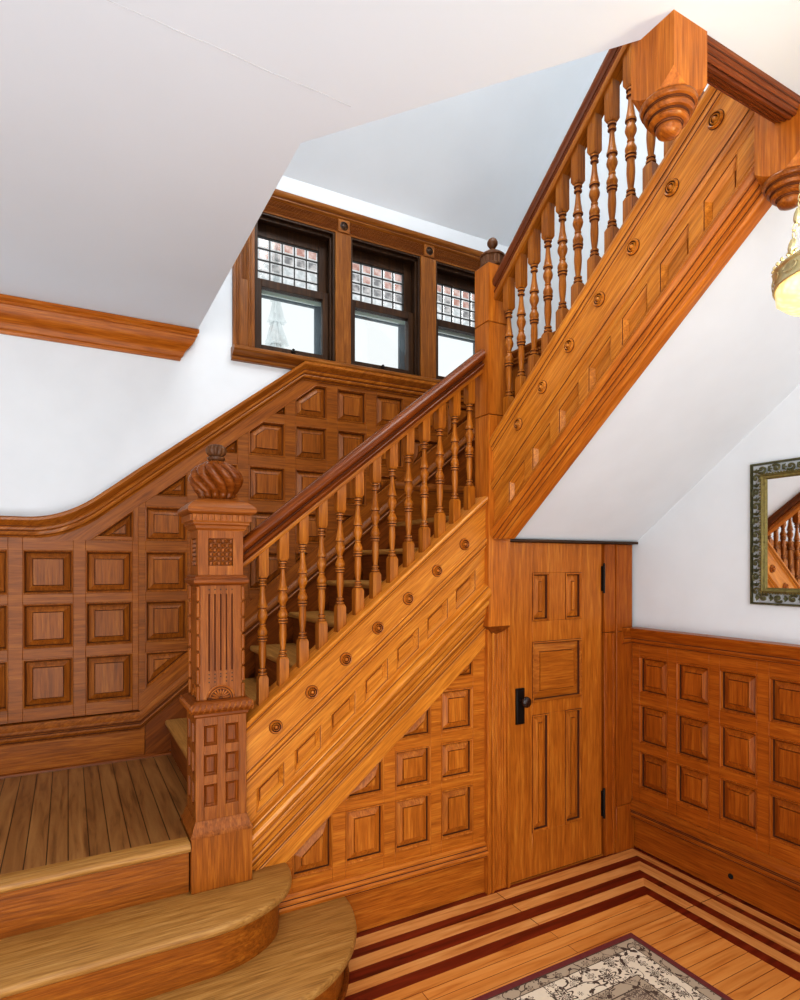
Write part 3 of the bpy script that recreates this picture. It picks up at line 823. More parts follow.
# raking stiles: top and bottom
def strip(x0, x1, fa, fb, n=1):
    out = []
    for i in range(n):
        a = x0+(x1-x0)*i/n; b = x0+(x1-x0)*(i+1)/n
        out.append([(a, fa(a)), (b, fa(b)), (b, fb(b)), (a, fb(a))])
    return out
CP = [(-2.2, 1.887), *[(-.178+.02*k, 1.887+1.239*(.02*k)**2) for k in range(17)], (.341, 2.172), (1.268, 2.890), (2.86, 2.890)]
def cptop(x):
    for (a, za), (b, zb) in zip(CP, CP[1:]):
        if a <= x <= b: return za+(zb-za)*(x-a)/(b-a)
    return CP[-1][1]
m = MB()
for q in strip(-.14, .12, lambda x: 1.775, lambda x: cptop(x)-.09, 10): m.prism(q, -.022, .002, mpB)
for q in strip(.12, 1.40, lambda x: max(1.775, cap_low(x)), lambda x: min(cptop(x)-.09, 2.82), 16): m.prism(q, -.022, .002, mpB)
obj('raking_stile', m, wood('back', 'RL'), wbk, smooth=0)
m = MB(); m.prism([(.335, .86), (.335, .942), (2.62, 2.770), (2.62, 2.55), (.42, .80)], -.02, .002, mpB)
obj('lower_raking_stile', m, wood('back', 'RL'), wbk, smooth=0)
cprof = [(-.02, -.102), (.006, -.102), (.010, -.094), (.022, -.088), (.026, -.078), (.024, -.070), (.034, -.064), (.036, -.054), (.030, -.046), (.040, -.036), (.052, -.026), (.058, -.018), (.058, -.006), (.052, 0), (-.02, 0)]
def thickcap(path, k):
    f = lambda a: 1+.18*min(1, max(0, (a+.178)/.32)) if a < 1.26 else 1
    m = MB(); m.rings([[mpB(a, b+o*f(a), d) for d, o in cprof] for a, b in path])
    m.hollows(path, cprof, lambda a, b, d: mpB(a, b, d)); return m
obj('cap_moulding', thickcap(CP, 1), wood('cap', 'RL', .26), wbk, smooth=35)
# base moulding and baseboard
bpb = [(-.02, -.100), (.016, -.100), (.018, -.090), (.028, -.084), (.032, -.072), (.026, -.062), (.028, -.052), (.034, -.044), (.034, -.034), (.024, -.026), (.016, -.016), (.010, -.004), (-.02, 0)]
BP = [(-2.2, .855), (.342, .855), (2.70, .855+.80*(2.70-.342))]
obj('base_moulding', MB().sweep(BP, bpb, mpB), wood('back', 'RL', .42), wbk, smooth=35)
obj('baseboard', MB().prism([(-2.2, .60), (.366, .60), (.366, .775), (.35, .765), (-2.2, .765)], -.02, .012, mpB), wood('riser', 'X'), wbk, bevel=.002)
obj('skirt_board', MB().prism([(.368, .60), (.47, .60), (1.90, 1.80), (2.7, 1.93), (2.7, 2.66), (.368, .785)], -.02, .008, mpB), wood('umber', 'RL'), wbk)
obj('shoe_moulding', MB().sweep([(-2.2, .60), (.50, .60)], [(.0, 0), (.026, 0), (.024, .010), (.014, .016), (0, .016)], mpB), wood('umber', 'X'), wbk)
obj('backing', MB().prism([(-2.2, .6), (.4, .6), (2.88, 1.9), (2.88, 2.80), (1.2, 2.80), (.1, 1.93), (-.1, 1.85), (-2.2, 1.85)], -.0295, -.0285, mpB), wood('umber', 'X'), wbk)
obj('landing_baseboard', MB().sweep([(1.90, 1.93), (2.88, 1.93)], [(-.02, 0), (.030, 0), (.030, .22), (.036, .23), (.036, .245), (.022, .262), (.010, .275), (-.02, .275)], mpB), wood('back', 'X'), wbk)

# right wall, landing part
wrl = thing('landing_wainscot', 'brown oak wainscot on the landing wall seen between the upper balusters', 'wainscot', (XR, 3.0, 1.93))
cy = [(2.55+.27*k, 2.55+.27*k+.20) for k in range(4)]
mpRn = lambda a, b, d: (XR+.005-d, a, b)
m = MB(); m.prism([(3.59, 1.93), (3.59, 3.13), (2.75, 3.13), (1.25, 4.30), (1.25, 2.85)], -.02, 0, mpRn)
obj('frame', m, wood('back', 'Z'), wrl)
for a, b in cy:
    for z in (2.20, 2.45, 2.70, 2.93):
        m = MB(); m2 = rect(a, b, z, z+.19); raised_panel(m, m2, lambda p, q, d: mpRn(p, q, d+.002), .045, .012); obj('panel', m, wood('back', 'Z'), wrl, smooth=0)
cR = [(3.59, 3.205), (2.80, 3.205), (2.70, 3.235), (2.60, 3.30), (1.25, 4.38)]
obj('cap_moulding', MB().rings([[mpRn(a, b+o, d) for d, o in cprof] for a, b in cR]), wood('back', 'RU'), wrl, smooth=35)

# ------------------------------------------------------------------ right wall wainscot
wr = thing('wainscot_panelling', 'reddish oak wainscot of square raised panels on the right wall below the mirror', 'wainscot', (XR, 1.2, 0))
cols = []
y = 2.22
ky = 0
while y > -2.9:
    cols.append((y, y+.19)); y -= .2475
cols = [(round(a, 4), round(b, 4)) for a, b in sorted(cols)]
cols[-1] = (2.217, 2.405)
panelling(wr, cols, [(.363, .572), (.622, .842), (.912, 1.12)], [], (-3.0, 2.4575, .28, 1.20), mpR, (wood('right', 'Y'), wood('right', 'Z')), w=.046)
cpr = [(-.02, 1.187), (.006, 1.187), (.008, 1.196), (.020, 1.202), (.026, 1.212), (.022, 1.222), (.030, 1.230), (.034, 1.242), (.042, 1.254), (.052, 1.264), (.056, 1.272), (.056, 1.284), (-.02, 1.286)]
obj('cap_moulding', MB().sweep([(-3.0, 0), (2.452, 0)], cpr, mpR), wood('right', 'Y', .28), wr, smooth=35)
bpr = [(-.02, .180), (.018, .180), (.020, .190), (.030, .196), (.034, .208), (.026, .218), (.028, .228), (.036, .236), (.034, .250), (.022, .258), (.014, .270), (.006, .284), (-.02, .284)]
obj('base_moulding', MB().sweep([(-3.0, 0), (2.452, 0)], bpr, mpR), wood('right', 'Y', .28), wr, smooth=35)
obj('baseboard', MB().prism([(-3.0, .004), (2.452, .004), (2.452, .19), (-3.0, .19)], -.024, -.008, mpR), wood('right', 'Y'), wr, bevel=.002)
hz = MB(); hz.lathe([(.013, 0), (.013, .003), (.009, .005), (.001, .005)], (XR+.008, 1.86, .095), 14, 'X')
obj('cable_plug', hz, M_black, wr)

# ------------------------------------------------------------------ door wall below the upper flight
dr = sempty('door_1', (2.32, 2.455, 0))
mpD = lambda a, b, d: (a, 2.462-d, b)
dw = MB()
X0, X1, DZ0, DZ1 = 1.992, 2.648, .010, 1.765
px_ = [(2.140, 2.260), (2.372, 2.495)]
def R2(a, b, c, d): dw.prism(rect(a, b, c, d), -.034, 0, mpD)
R2(X0, 2.140, DZ0, DZ1); R2(2.495, X1, DZ0, DZ1)
R2(2.140, 2.495, 1.606, DZ1); R2(2.140, 2.495, 1.242, 1.350); R2(2.140, 2.495, .856, .922); R2(2.140, 2.495, DZ0, .236)
R2(2.260, 2.372, 1.350, 1.606); R2(2.260, 2.372, .236, .856)
obj('door_leaf', dw, wood('amber', 'Z'), dr, bevel=.0015)
def dpan(q, w, grain='Z'):
    m = MB()
    rs = [(0, 0.), (.0018, .0005), (.002, .004), (.007, .005), (.012, -.006), (.0125, -.020), (.0155, -.020), (.016, -.018), (w-.0025, -.008), (w-.002, -.012), (w, -.012), (w+.001, -.002)]
    m.rings([[mpD(a, b, d) for a, b in inset(q, i)] for i, d in rs], False, [1, 0, 0, 0, 1, 1, 1, 0, 1, 1, 0])
    obj('panel', m, wood('amber', grain), dr, smooth=0)
for a, b in px_:
    dpan(rect(a, b, 1.350, 1.606), .050); dpan(rect(a, b, .236, .856), .048)
dpan(rect(2.140, 2.495, .922, 1.242), .058, 'X')
for z in (1.50, .23):
    m = MB(); m.box(2.642, 2.662, 2.452, 2.463, z, z+.14); m.lathe([(.0065, -.012), (.0065, .15), (.003, .158)], (2.652, 2.448, z), 10)
    obj('hinge', m, M_iron, dr)
m = MB(); m.box(2.026, 2.082, 2.4535, 2.4625, .822, 1.008)
m.box(2.032, 2.076, 2.451, 2.4545, .832, .998)
esc = obj('lock_plate', m, M_iron, dr, bevel=.002)
m = MB(); m.lathe([(.013, 0), (.010, .006), (.008, .018), (.012, .024), (.024, .030), (.029, .040), (.027, .050), (.016, .057), (.001, .059)], (2.056, 2.452, .945), 22, 'Y')
obj('door_knob', m, plain('dark_knob', (44, 26, 20), .22), dr, smooth=50)
# casings
cs = MB()
mpC = lambda a, b, d: (a, 2.462-d, b)
cs.prism(rect(2.660, 2.745, .0, 1.262), -.03, .010, mpC); cs.prism(rect(2.660, 2.745, 1.265, 1.765), -.03, .010, mpC)
for a in (2.672, 2.728): cs.lathe([(.007, 0), (.007, 1.262)], (a, 2.4535, 0), 8)
cs.prism(rect(2.745, 2.893, .0, 1.262), -.03, .004, mpC); cs.prism(rect(2.745, 2.893, 1.265, 1.765), -.03, .004, mpC)
cs.prism(rect(2.752, 2.765, .0, 1.765), -.03, .014, mpC)
cs.prism(rect(2.745, 2.893, .0, .262), -.03, .018, mpC)
struct('trim_2', cs, wood('right', 'Z'), bevel=.002)
cs = MB()
# cap and base blocks returning onto the casing
cs.sweep([(2.808, 0), (2.893, 0)], [(d, o) for d, o in cpr], lambda a, b, d: (a, 2.458-d*.6, b))
struct('trim_3', cs, wood('right', 'X'))
cs = MB()
for a, b, d in ((1.836, 1.852, .020), (1.852, 1.866, .012), (1.866, 1.880, .018), (1.880, 1.965, .006), (1.965, 1.978, .016), (1.978, 1.990, .008)):
    cs.prism(rect(a, b, .0, 1.34 if a < 1.955 else 1.765), -.03, d, mpC)
for i in range(5): cs.lathe([(.004, .02), (.004, 1.335)], (1.889+.016*i, 2.4555, 0), 8)
cs.prism(rect(1.955, 1.992, 1.3, 1.765), -.03, .0, mpC)
struct('trim_4', cs, wood('amber', 'Z'), bevel=.0015)
struct('trim_5', MB().box(1.958, 2.905, 2.425, 2.470, 1.7665, 1.780), wood('dark', 'X', .5), bevel=.002)
struct('trim_6', MB().box(1.99, 2.662, 2.461, 2.50, .0, .008), wood('cap', 'X', .5))
struct('wall_closet', MB().box(1.84, 2.90, 2.50, 2.52, 0, 1.79), wood('umber', 'Z'))

# ------------------------------------------------------------------ windows
W_ = lambda a, b, d: (a, 3.6-d, b)
glass = bpy.data.materials.new('window_glass'); glass.use_nodes = True
nt = glass.node_tree; nt.nodes.clear(); o_ = nt.nodes.new('ShaderNodeOutputMaterial'); mx = nt.nodes.new('ShaderNodeMixShader')
t_ = nt.nodes.new('ShaderNodeBsdfTransparent'); g_ = nt.nodes.new('ShaderNodeBsdfGlossy'); g_.inputs['Roughness'].default_value = .02
t_.inputs[0].default_value = (.97, .985, .98, 1); mx.inputs[0].default_value = .05
nt.links.new(t_.outputs[0], mx.inputs[1]); nt.links.new(g_.outputs[0], mx.inputs[2]); nt.links.new(mx.outputs[0], o_.inputs[0])
def tile_mat(name, col, edge, sc_=22):
    m = bpy.data.materials.new(name); m.use_nodes = True; nt = m.node_tree; nt.nodes.clear(); N = nt.nodes.new; L = nt.links.new
    out = N('ShaderNodeOutputMaterial'); mx = N('ShaderNodeMixShader'); t = N('ShaderNodeBsdfTransparent'); g = N('ShaderNodeBsdfGlossy'); g.inputs['Roughness'].default_value = .08
    tc = N('ShaderNodeTexCoord'); n = N('ShaderNodeTexNoise'); n.inputs['Scale'].default_value = sc_; n.inputs['Detail'].default_value = 2
    r = N('ShaderNodeValToRGB'); r.color_ramp.elements[0].position = .38; r.color_ramp.elements[0].color = rgb(*col); r.color_ramp.elements[1].position = .66; r.color_ramp.elements[1].color = rgb(*edge)
    L(tc.outputs['Object'], n.inputs['Vector']); L(n.outputs[0], r.inputs[0]); L(r.outputs[0], t.inputs[0])
    mx.inputs[0].default_value = .1; L(t.outputs[0], mx.inputs[1]); L(g.outputs[0], mx.inputs[2]); L(mx.outputs[0], out.inputs[0])
    return m
T_pink = tile_mat('bevelled_glass_pink', (196, 146, 132), (232, 204, 194))
T_grey = tile_mat('bevelled_glass_grey', (136, 134, 134), (214, 208, 204))
T_clear = tile_mat('bevelled_glass_clear', (206, 210, 210), (246, 248, 248))
T_edge = tile_mat('bevelled_glass_edge', (214, 214, 212), (240, 240, 240))
random.seed(9)
for wi, (a, b) in enumerate(WIN):
    w = sempty('window_%d' % (wi+1), ((a+b)/2, 3.64, WZ0))
    # frame liner (dark box)
    m = MB(); t = .012
    m.box(a, a+t, 3.575, 3.78, WZ0, WZ1); m.box(b-t, b, 3.575, 3.78, WZ0, WZ1); m.box(a+t, b-t, 3.575, 3.78, WZ1-t, WZ1); m.box(a+t, b-t, 3.575, 3.80, WZ0, WZ0+t)
    m.box(a+t, a+.024, 3.60, 3.618, WZ0+t, WZ1-t); m.box(b-.024, b-t, 3.60, 3.618, WZ0+t, WZ1-t); m.box(a+t, b-t, 3.60, 3.618, WZ1-.03, WZ1-t)
    obj('jamb', m, M_sash, w, bevel=.001)
    ia, ib = a+t+.002, b-t-.002
    # lower sash at y 3.63-3.66, upper sash 3.675-3.705
    ga, gb = ia+.042, ib-.044
    m = MB()
    m.box(ia, ga, 3.63, 3.66, WZ0+.013, 3.385); m.box(gb, ib, 3.63, 3.66, WZ0+.013, 3.385)
    m.box(ga, gb, 3.63, 3.66, WZ0+.013, 2.985); m.box(ga, gb, 3.63, 3.66, 3.338, 3.385)
    obj('lower_sash', m, M_sash, w, bevel=.002)
    obj('lower_glass', MB().box(ga, gb, 3.646, 3.649, 2.985, 3.338), glass, w)
    m = MB(); m.box((ga+gb)/2-.012, (ga+gb)/2+.012, 3.618, 3.63, 2.968, 2.978); m.lathe([(.007, 0), (.009, .008), (.002, .012)], ((ga+gb)/2, 3.622, 2.978), 10)
    obj('sash_lift', m, M_iron, w)
    m = MB(); uz0, uz1 = 3.384, 3.665
    u0, u1 = ga-.012, gb-.012
    m.box(ia, u0, 3.675, 3.705, 3.35, WZ1-t-.001); m.box(u1, ib, 3.675, 3.705, 3.35, WZ1-t-.001)
    m.box(u0, u1, 3.675, 3.705, 3.35, uz0); m.box(u0, u1, 3.675, 3.705, uz1, WZ1-t-.001)
    obj('upper_sash', m, M_sash, w, bevel=.002)
    nx_, nz_ = 5, 4
    m = MB(); cw = (u1-u0)/nx_; ch = (uz1-uz0)/nz_
    for i in range(nx_):
        for j in range(nz_):
            x0, z0 = u0+cw*i, uz0+ch*j
            mi = {3: 0, 2: (0 if random.random() < .4 else 1), 1: (1 if random.random() < .7 else 2), 0: 2}[j]
            q = rect(x0+.003, x0+cw-.003, z0+.003, z0+ch-.003)
            e = inset(q, .010)
            v = [W_(p[0], p[1], -.088) for p in q]+[W_(p[0], p[1], -.082) for p in e]
            m.add(v, [(4, 5, 6, 7)], mi); m.add(v, [(0, 1, 5, 4), (1, 2, 6, 5), (2, 3, 7, 6), (3, 0, 4, 7)], 3)
    obj('leaded_glass', m, [T_pink, T_grey, T_clear, T_edge], w, smooth=0)
    m = MB()
    for i in range(nx_+1): m.box(u0+cw*i-.0022, u0+cw*i+.0022, 3.680, 3.692, uz0, uz1)
    for j in range(nz_+1): m.box(u0, u1, 3.6795, 3.6925, uz0+ch*j-.0022, uz0+ch*j+.0022)
    obj('lead_came', m, M_lead, w)
    # outer storm frame seen through the lower glass
    m = MB(); m.box(gb-.012, gb+.03, 3.74, 3.76, WZ0, 3.40, 0); m.box(ga-.03, gb, 3.74, 3.76, 3.325, 3.338, 0); m.box(ga-.03, gb+.02, 3.715, 3.73, 3.335, 3.36, 1)
    obj('storm_frame', m, [M_storm, M_green], w)
    m = MB(); m.box(a, b, 3.78, 3.86, WZ0-.04, WZ0+.008); obj('outer_sill', m, M_green, w)
# casing, mullions, header, sill
ct = MB()
def fluted(a, b, z0, z1, face=.03):
    ct.prism(rect(a, b, z0, z1), -.0, face, W_)
fluted(.845, .972, 2.92, 3.757); fluted(1.486, 1.593, 2.92, 3.757, .034); fluted(2.114, 2.238, 2.92, 3.757, .034); fluted(2.759, 2.885, 2.92, 3.757)
for x in (.865, .88, .935, .95): ct.lathe([(.005, 2.92), (.005, 3.757)], (x, 3.569, 0), 6)
for i in range(5): ct.lathe([(.004, 3.33), (.004, 3.75)], (.897+.009*i, 3.569, 0), 6)
struct('trim_7', ct, wood('win', 'Z', .34), bevel=.0015)
ct = MB()
hp = [(0, 3.757), (.030, 3.757), (.032, 3.765), (.026, 3.768)]
for i in range(9): hp += [(.030, 3.771+.0085*i), (.024, 3.776+.0085*i)]
hp += [(.034, 3.850), (.040, 3.856), (.040, 3.866), (.052, 3.874), (.058, 3.886), (.058, 3.898), (.050, 3.905), (0, 3.905)]
ct.sweep([(.845, 0), (2.885, 0)], hp, W_)
struct('trim_8', ct, wood('win', 'X', .34), smooth=30)
for x in (1.5425, 2.1795):
    ct = MB(); ct.prism(rect(x-.040, x+.040, 3.764, 3.845), .0, .040, W_)
    o = struct('corner_block', ct, wood('win', 'X'), bevel=.002)
    m = MB(); m.lathe([(.027, 0), (.027, .003), (.022, .004), (.020, -.001), (.016, .004), (.010, .008), (.001, .009)], (x, 3.56, 3.805), 20, 'Y'); obj('bullseye', m, wood('dark', 'X'), o, smooth=50)
ct = MB(); ct.sweep([(.838, 0), (2.885, 0)], [(0, 2.848), (.030, 2.848), (.036, 2.856), (.036, 2.870), (.048, 2.880), (.060, 2.886), (.078, 2.892), (.084, 2.900), (.084, 2.914), (.076, 2.921), (0, 2.921)], W_)
struct('trim_9', ct, wood('win', 'X', .34), smooth=30)

# ------------------------------------------------------------------ mirror
mr = thing('wall_mirror', 'rectangular mirror in a pierced green bronze scrollwork frame on the right wall', 'mirror', (2.915, 1.3, 1.8))
MY0, MY1, MZ0, MZ1 = .84, 1.763, 1.458, 2.134
mpM = lambda a, b, d: (2.914-d, a, b)
def frame_ring(q0, q1, d0, d1, steps):
    m = MB(); loops = []
    outer = rect(MY0, MY1, MZ0, MZ1)
    for i, d in steps: loops.append([mpM(a, b, d) for a, b in inset(outer, i)])
    n = 4; v = [p for l in loops for p in l]; f = []
    for k in range(len(loops)-1):
        for i in range(n):
            j = (i+1) % n; f.append((k*n+i, k*n+j, (k+1)*n+j, (k+1)*n+i))
    m.add(v, f); return m
obj('outer_rim', frame_ring(0, 0, 0, 0, [(.0, .006), (0, .016), (.003, .022), (.008, .022), (.010, .016), (.010, .006), (0, .006)]), M_bronze, mr)
obj('inner_rim', frame_ring(0, 0, 0, 0, [(.056, .008), (.056, .026), (.060, .033), (.065, .034), (.069, .028), (.075, .025), (.081, .018), (.084, .010), (.056, .008)]), M_gilt, mr)
m = MB()
def beads():
    q = inset(rect(MY0, MY1, MZ0, MZ1), .0565)
    for i in range(4):
        p, r_ = q[i], q[(i+1) % 4]; L_ = math.hypot(r_[0]-p[0], r_[1]-p[1]); n = int(L_/.013)
        for k in range(n):
            t = (k+.5)/n; a = p[0]+(r_[0]-p[0])*t; b = p[1]+(r_[1]-p[1])*t
            c = mpM(a, b, .031); m.lathe([(.0005, -.0045), (.0040, -.002), (.0040, .002), (.0005, .0045)], c, 6, 'X')
beads(); obj('bead_border', m, M_gilt, mr)
m = MB()
def scroll(c, ax, fl_, s):
    """one C-scroll with leaf: c centre, ax direction along frame (2-D)"""
    px, py = -ax[1]*fl_, ax[0]*fl_
    pts = []; rr = []
    for k in range(22):
        t = k/21; an = -2.4+t*6.6; rad = s*(1.0-.78*t)
        u_, v_ = rad*cos(an)-s*.25, rad*sin(an)*.82
        pts.append(mpM(c[0]+ax[0]*u_+px*v_, c[1]+ax[1]*u_+py*v_, .022+.006*t)); rr.append(.0062-.0022*t)
    m.tube(pts, rr, 6)
    m.lathe([(.0005, -.006), (.006, -.003), (.006, .003), (.0005, .006)], mpM(c[0]-ax[0]*s*.25, c[1]-ax[1]*s*.25, .028), 8, 'X')
    for q in (-.5, .0, .5):
        p0 = (c[0]+ax[0]*s*1.0, c[1]+ax[1]*s*1.0); p1 = (p0[0]+ax[0]*s*.9*cos(q*1.6)+px*s*.9*sin(q*1.6), p0[1]+ax[1]*s*.9*cos(q*1.6)+py*s*.9*sin(q*1.6))
        m.tube([mpM(p0[0], p0[1], .018), mpM((p0[0]+p1[0])/2, (p0[1]+p1[1])/2, .026), mpM(p1[0], p1[1], .018)], [.003, .0062, .002], 6)
q = inset(rect(MY0, MY1, MZ0, MZ1), .034)
for i in range(4):
    p, r_ = q[i], q[(i+1) % 4]; L_ = math.hypot(r_[0]-p[0], r_[1]-p[1]); n = int(L_/.062); ax = ((r_[0]-p[0])/L_, (r_[1]-p[1])/L_)
    for k in range(n):
        t = (k+.5)/n; scroll((p[0]+(r_[0]-p[0])*t, p[1]+(r_[1]-p[1])*t), ax, 1 if k % 2 else -1, .0215)
obj('scrollwork', m, M_bronze, mr)
mg = bpy.data.materials.new('mirror_glass'); mg.use_nodes = True; b = mg.node_tree.nodes['Principled BSDF']
b.inputs['Metallic'].default_value = 1; b.inputs['Roughness'].default_value = .02; b.inputs['Base Color'].default_value = (.93, .94, .94, 1)
obj('mirror_glass', MB().box(2.900, 2.906, MY0+.08, MY1-.08, MZ0+.08, MZ1-.08), mg, mr)

# ------------------------------------------------------------------ rug
def rug_mat():
    m, nt, bs = new_mat('rug_pattern'); N = nt.nodes.new; L = nt.links.new
    tc = N('ShaderNodeTexCoord'); sp_ = N('ShaderNodeSeparateXYZ'); L(tc.outputs['Object'], sp_.inputs[0])
    def mth(op, a, b=None, clampv=False):
        n = N('ShaderNodeMath'); n.operation = op; n.use_clamp = clampv
        for i, v in enumerate((a, b)):
            if v is None: continue
            if isinstance(v, (int, float)): n.inputs[i].default_value = v
            else: L(v, n.inputs[i])
        return n.outputs[0]
    hx, hy = RUGX/2, RUGY/2
    dx = mth('SUBTRACT', hx, mth('ABSOLUTE', sp_.outputs[0])); dy = mth('SUBTRACT', hy, mth('ABSOLUTE', sp_.outputs[1]))
    d = mth('MINIMUM', dx, dy)
    def flowers(scale, r0, seedv, petals):
        mp = N('ShaderNodeMapping'); mp.inputs['Location'].default_value = (seedv, seedv*.7, 0); mp.inputs['Scale'].default_value = (1, 1, 0); L(tc.outputs['Object'], mp.inputs[0])
        v = N('ShaderNodeTexVoronoi'); v.inputs['Scale'].default_value = scale; v.inputs['Randomness'].default_value = .75; L(mp.outputs[0], v.inputs['Vector'])
        sm = N('ShaderNodeVectorMath'); sm.operation = 'SUBTRACT'; L(mp.outputs[0], sm.inputs[0]); L(v.outputs['Position'], sm.inputs[1])
        s = N('ShaderNodeSeparateXYZ'); L(sm.outputs[0], s.inputs[0])
        an = mth('ARCTAN2', s.outputs[1], s.outputs[0]); ln = N('ShaderNodeVectorMath'); ln.operation = 'LENGTH'; L(sm.outputs[0], ln.inputs[0])
        rad = ln.outputs['Value']
        lim = mth('ADD', r0, mth('MULTIPLY', mth('SINE', mth('MULTIPLY', an, petals)), r0*.22))
        q = mth('DIVIDE', rad, lim)           # <1 inside
        ring = mth('MULTIPLY', mth('SINE', mth('MULTIPLY', q, 16.0)), .5)
        inside = mth('LESS_THAN', q, 1.0)
        dark = mth('MULTIPLY', inside, mth('GREATER_THAN', ring, .12))
        return dark, inside, q
    f1, in1, q1 = flowers(10.5, .043, 3.1, 8)
    f2, in2, q2 = flowers(20.0, .019, 1.7, 6)
    # vines
    n = N('ShaderNodeTexNoise'); n.inputs['Scale'].default_value = 13; n.inputs['Detail'].default_value = 0; L(tc.outputs['Object'], n.inputs['Vector'])
    vine = mth('LESS_THAN', mth('ABSOLUTE', mth('SUBTRACT', n.outputs[0], .5)), .011)
    n3 = N('ShaderNodeTexNoise'); n3.inputs['Scale'].default_value = 46; n3.inputs['Detail'].default_value = 0; L(tc.outputs['Object'], n3.inputs['Vector'])
    leaf = mth('MULTIPLY', mth('LESS_THAN', mth('ABSOLUTE', mth('SUBTRACT', n.outputs[0], .5)), .06), mth('GREATER_THAN', n3.outputs[0], .60))
    vine = mth('MAXIMUM', vine, leaf)
    dark = mth('MAXIMUM', mth('MAXIMUM', f1, f2), mth('MULTIPLY', vine, mth('SUBTRACT', 1.0, in1)))
    def mix(f, a, b):
        x = N('ShaderNodeMixRGB')
        for i, v in enumerate((f, a, b)):
            if isinstance(v, tuple): x.inputs[i].default_value = v
            elif isinstance(v, (int, float)): x.inputs[i].default_value = v
            else: L(v, x.inputs[i])
        return x.outputs[0]
    beige, grey, brown, red, tan = rgb(226, 212, 188), rgb(150, 130, 108), rgb(66, 48, 38), rgb(104, 20, 26), rgb(176, 158, 134)
    n2 = N('ShaderNodeTexNoise'); n2.inputs['Scale'].default_value = 70; L(tc.outputs['Object'], n2.inputs['Vector'])
    heart = mth('MULTIPLY', in1, mth('LESS_THAN', q1, .30))
    main = mix(heart, mix(dark, beige, brown), rgb(124, 44, 40))
    guard = mix(mth('MAXIMUM', f2, mth('MULTIPLY', vine, 1.0)), tan, brown)
    field = mix(dark, tan, rgb(96, 78, 66))
    c = mix(mth('GREATER_THAN', d, .028), red, brown)
    c = mix(mth('GREATER_THAN', d, .033), c, guard)
    c = mix(mth('GREATER_THAN', d, .075), c, brown)
    c = mix(mth('GREATER_THAN', d, .079), c, main)
    c = mix(mth('GREATER_THAN', d, .205), c, brown)
    c = mix(mth('GREATER_THAN', d, .209), c, guard)
    c = mix(mth('GREATER_THAN', d, .255), c, brown)
    c = mix(mth('GREATER_THAN', d, .260), c, field)
    sp2 = mix(mth('MULTIPLY', n2.outputs[0], .16), c, grey)
    L(sp2, bs.inputs['Base Color']); bs.inputs['Roughness'].default_value = .95
    bp = N('ShaderNodeBump'); bp.inputs['Strength'].default_value = .3; bp.inputs['Distance'].default_value = .003; L(n2.outputs[0], bp.inputs['Height']); L(bp.outputs[0], bs.inputs['Normal'])
    return m
RUGX, RUGY = 1.80, 2.6
rg = thing('area_rug', 'beige floral oriental rug with dark red edge lying on the hall floor', 'rug', (2.204-RUGX/2, 1.880-RUGY/2, .0))
m = MB(); cxr, cyr = 2.204-RUGX/2, 1.880-RUGY/2
m.rings([[(cxr+sx*(RUGX/2-i), cyr+sy*(RUGY/2-i), z) for sx, sy in ((-1, -1), (1, -1), (1, 1), (-1, 1))] for i, z in ((0, .001), (0, .006), (.002, .008))])
obj('pile', m, rug_mat(), rg, smooth=0)

# ------------------------------------------------------------------ hanging light
LX, LY, LZ, LR = 1.445, .662, 2.276, .140
lt = thing('hanging_light', 'small brass crown shaped light with a glowing glass bowl hanging on chains', 'ceiling light', (LX, LY, LZ))
m = MB()
band = [(LR, -.028), (LR+.003, -.026), (LR+.001, -.018), (LR-.001, -.010), (LR-.001, .006), (LR+.003, .010), (LR+.003, .014), (LR-.002, .015), (LR-.004, .010), (LR-.004, -.024)]
n = 48; loops = [[(LX+r*cos(2*pi*i/n), LY+r*sin(2*pi*i/n), LZ+z) for i in range(n)] for r, z in band+[band[0]]]
v = [p for l in loops for p in l]; f = [(k*n+i, k*n+(i+1) % n, (k+1)*n+(i+1) % n, (k+1)*n+i) for k in range(len(band)) for i in range(n)]
m.add(v, f)
for i in range(44):
    a = 2*pi*i/44; m.lathe([(.0005, -.004), (.0042, 0), (.003, .004), (.0005, .006)], (LX+(LR+.001)*cos(a), LY+(LR+.001)*sin(a), LZ+.019), 6)
for i in range(16):
    a0 = 2*pi*i/16; pts = []
    for k in range(13):
        t = k/12*2*pi; aa = a0+.13*cos(t); pts.append((LX+(LR+.003)*cos(aa), LY+(LR+.003)*sin(aa), LZ-.006+.009*sin(t)))
    m.tube(pts, .0014, 5)
obj('crown_band', m, M_brass, lt)
gm, nt, b = new_mat('glowing_bowl_glass')
b.inputs['Base Color'].default_value = rgb(250, 236, 190); b.inputs['Roughness'].default_value = .3
vz = nt.nodes.new('ShaderNodeTexVoronoi'); vz.inputs['Scale'].default_value = 60; tc = nt.nodes.new('ShaderNodeTexCoord'); nt.links.new(tc.outputs['Object'], vz.inputs['Vector'])
rr = nt.nodes.new('ShaderNodeValToRGB'); rr.color_ramp.elements[0].color = rgb(255, 244, 200); rr.color_ramp.elements[1].color = rgb(226, 196, 120); rr.color_ramp.elements[1].position = .7
nt.links.new(vz.outputs['Distance'], rr.inputs[0]); nt.links.new(rr.outputs[0], b.inputs['Emission Color']); b.inputs['Emission Strength'].default_value = .75
m = MB(); m.lathe([(LR-.005, -.022), (LR-.002, -.034), (LR-.004, -.048), (LR-.014, -.056), (LR-.034, -.062), (LR-.070, -.066), (.020, -.068), (.001, -.068)], (LX, LY, LZ), 40, fn=lambda a, z: 1+.012*sin(24*a))
obj('glass_bowl', m, gm, lt, smooth=60)
m = MB(); m.lathe([(.008, -.066), (.012, -.071), (.008, -.078), (.001, -.082)], (LX, LY, LZ), 14); obj('bowl_finial', m, M_brass, lt)
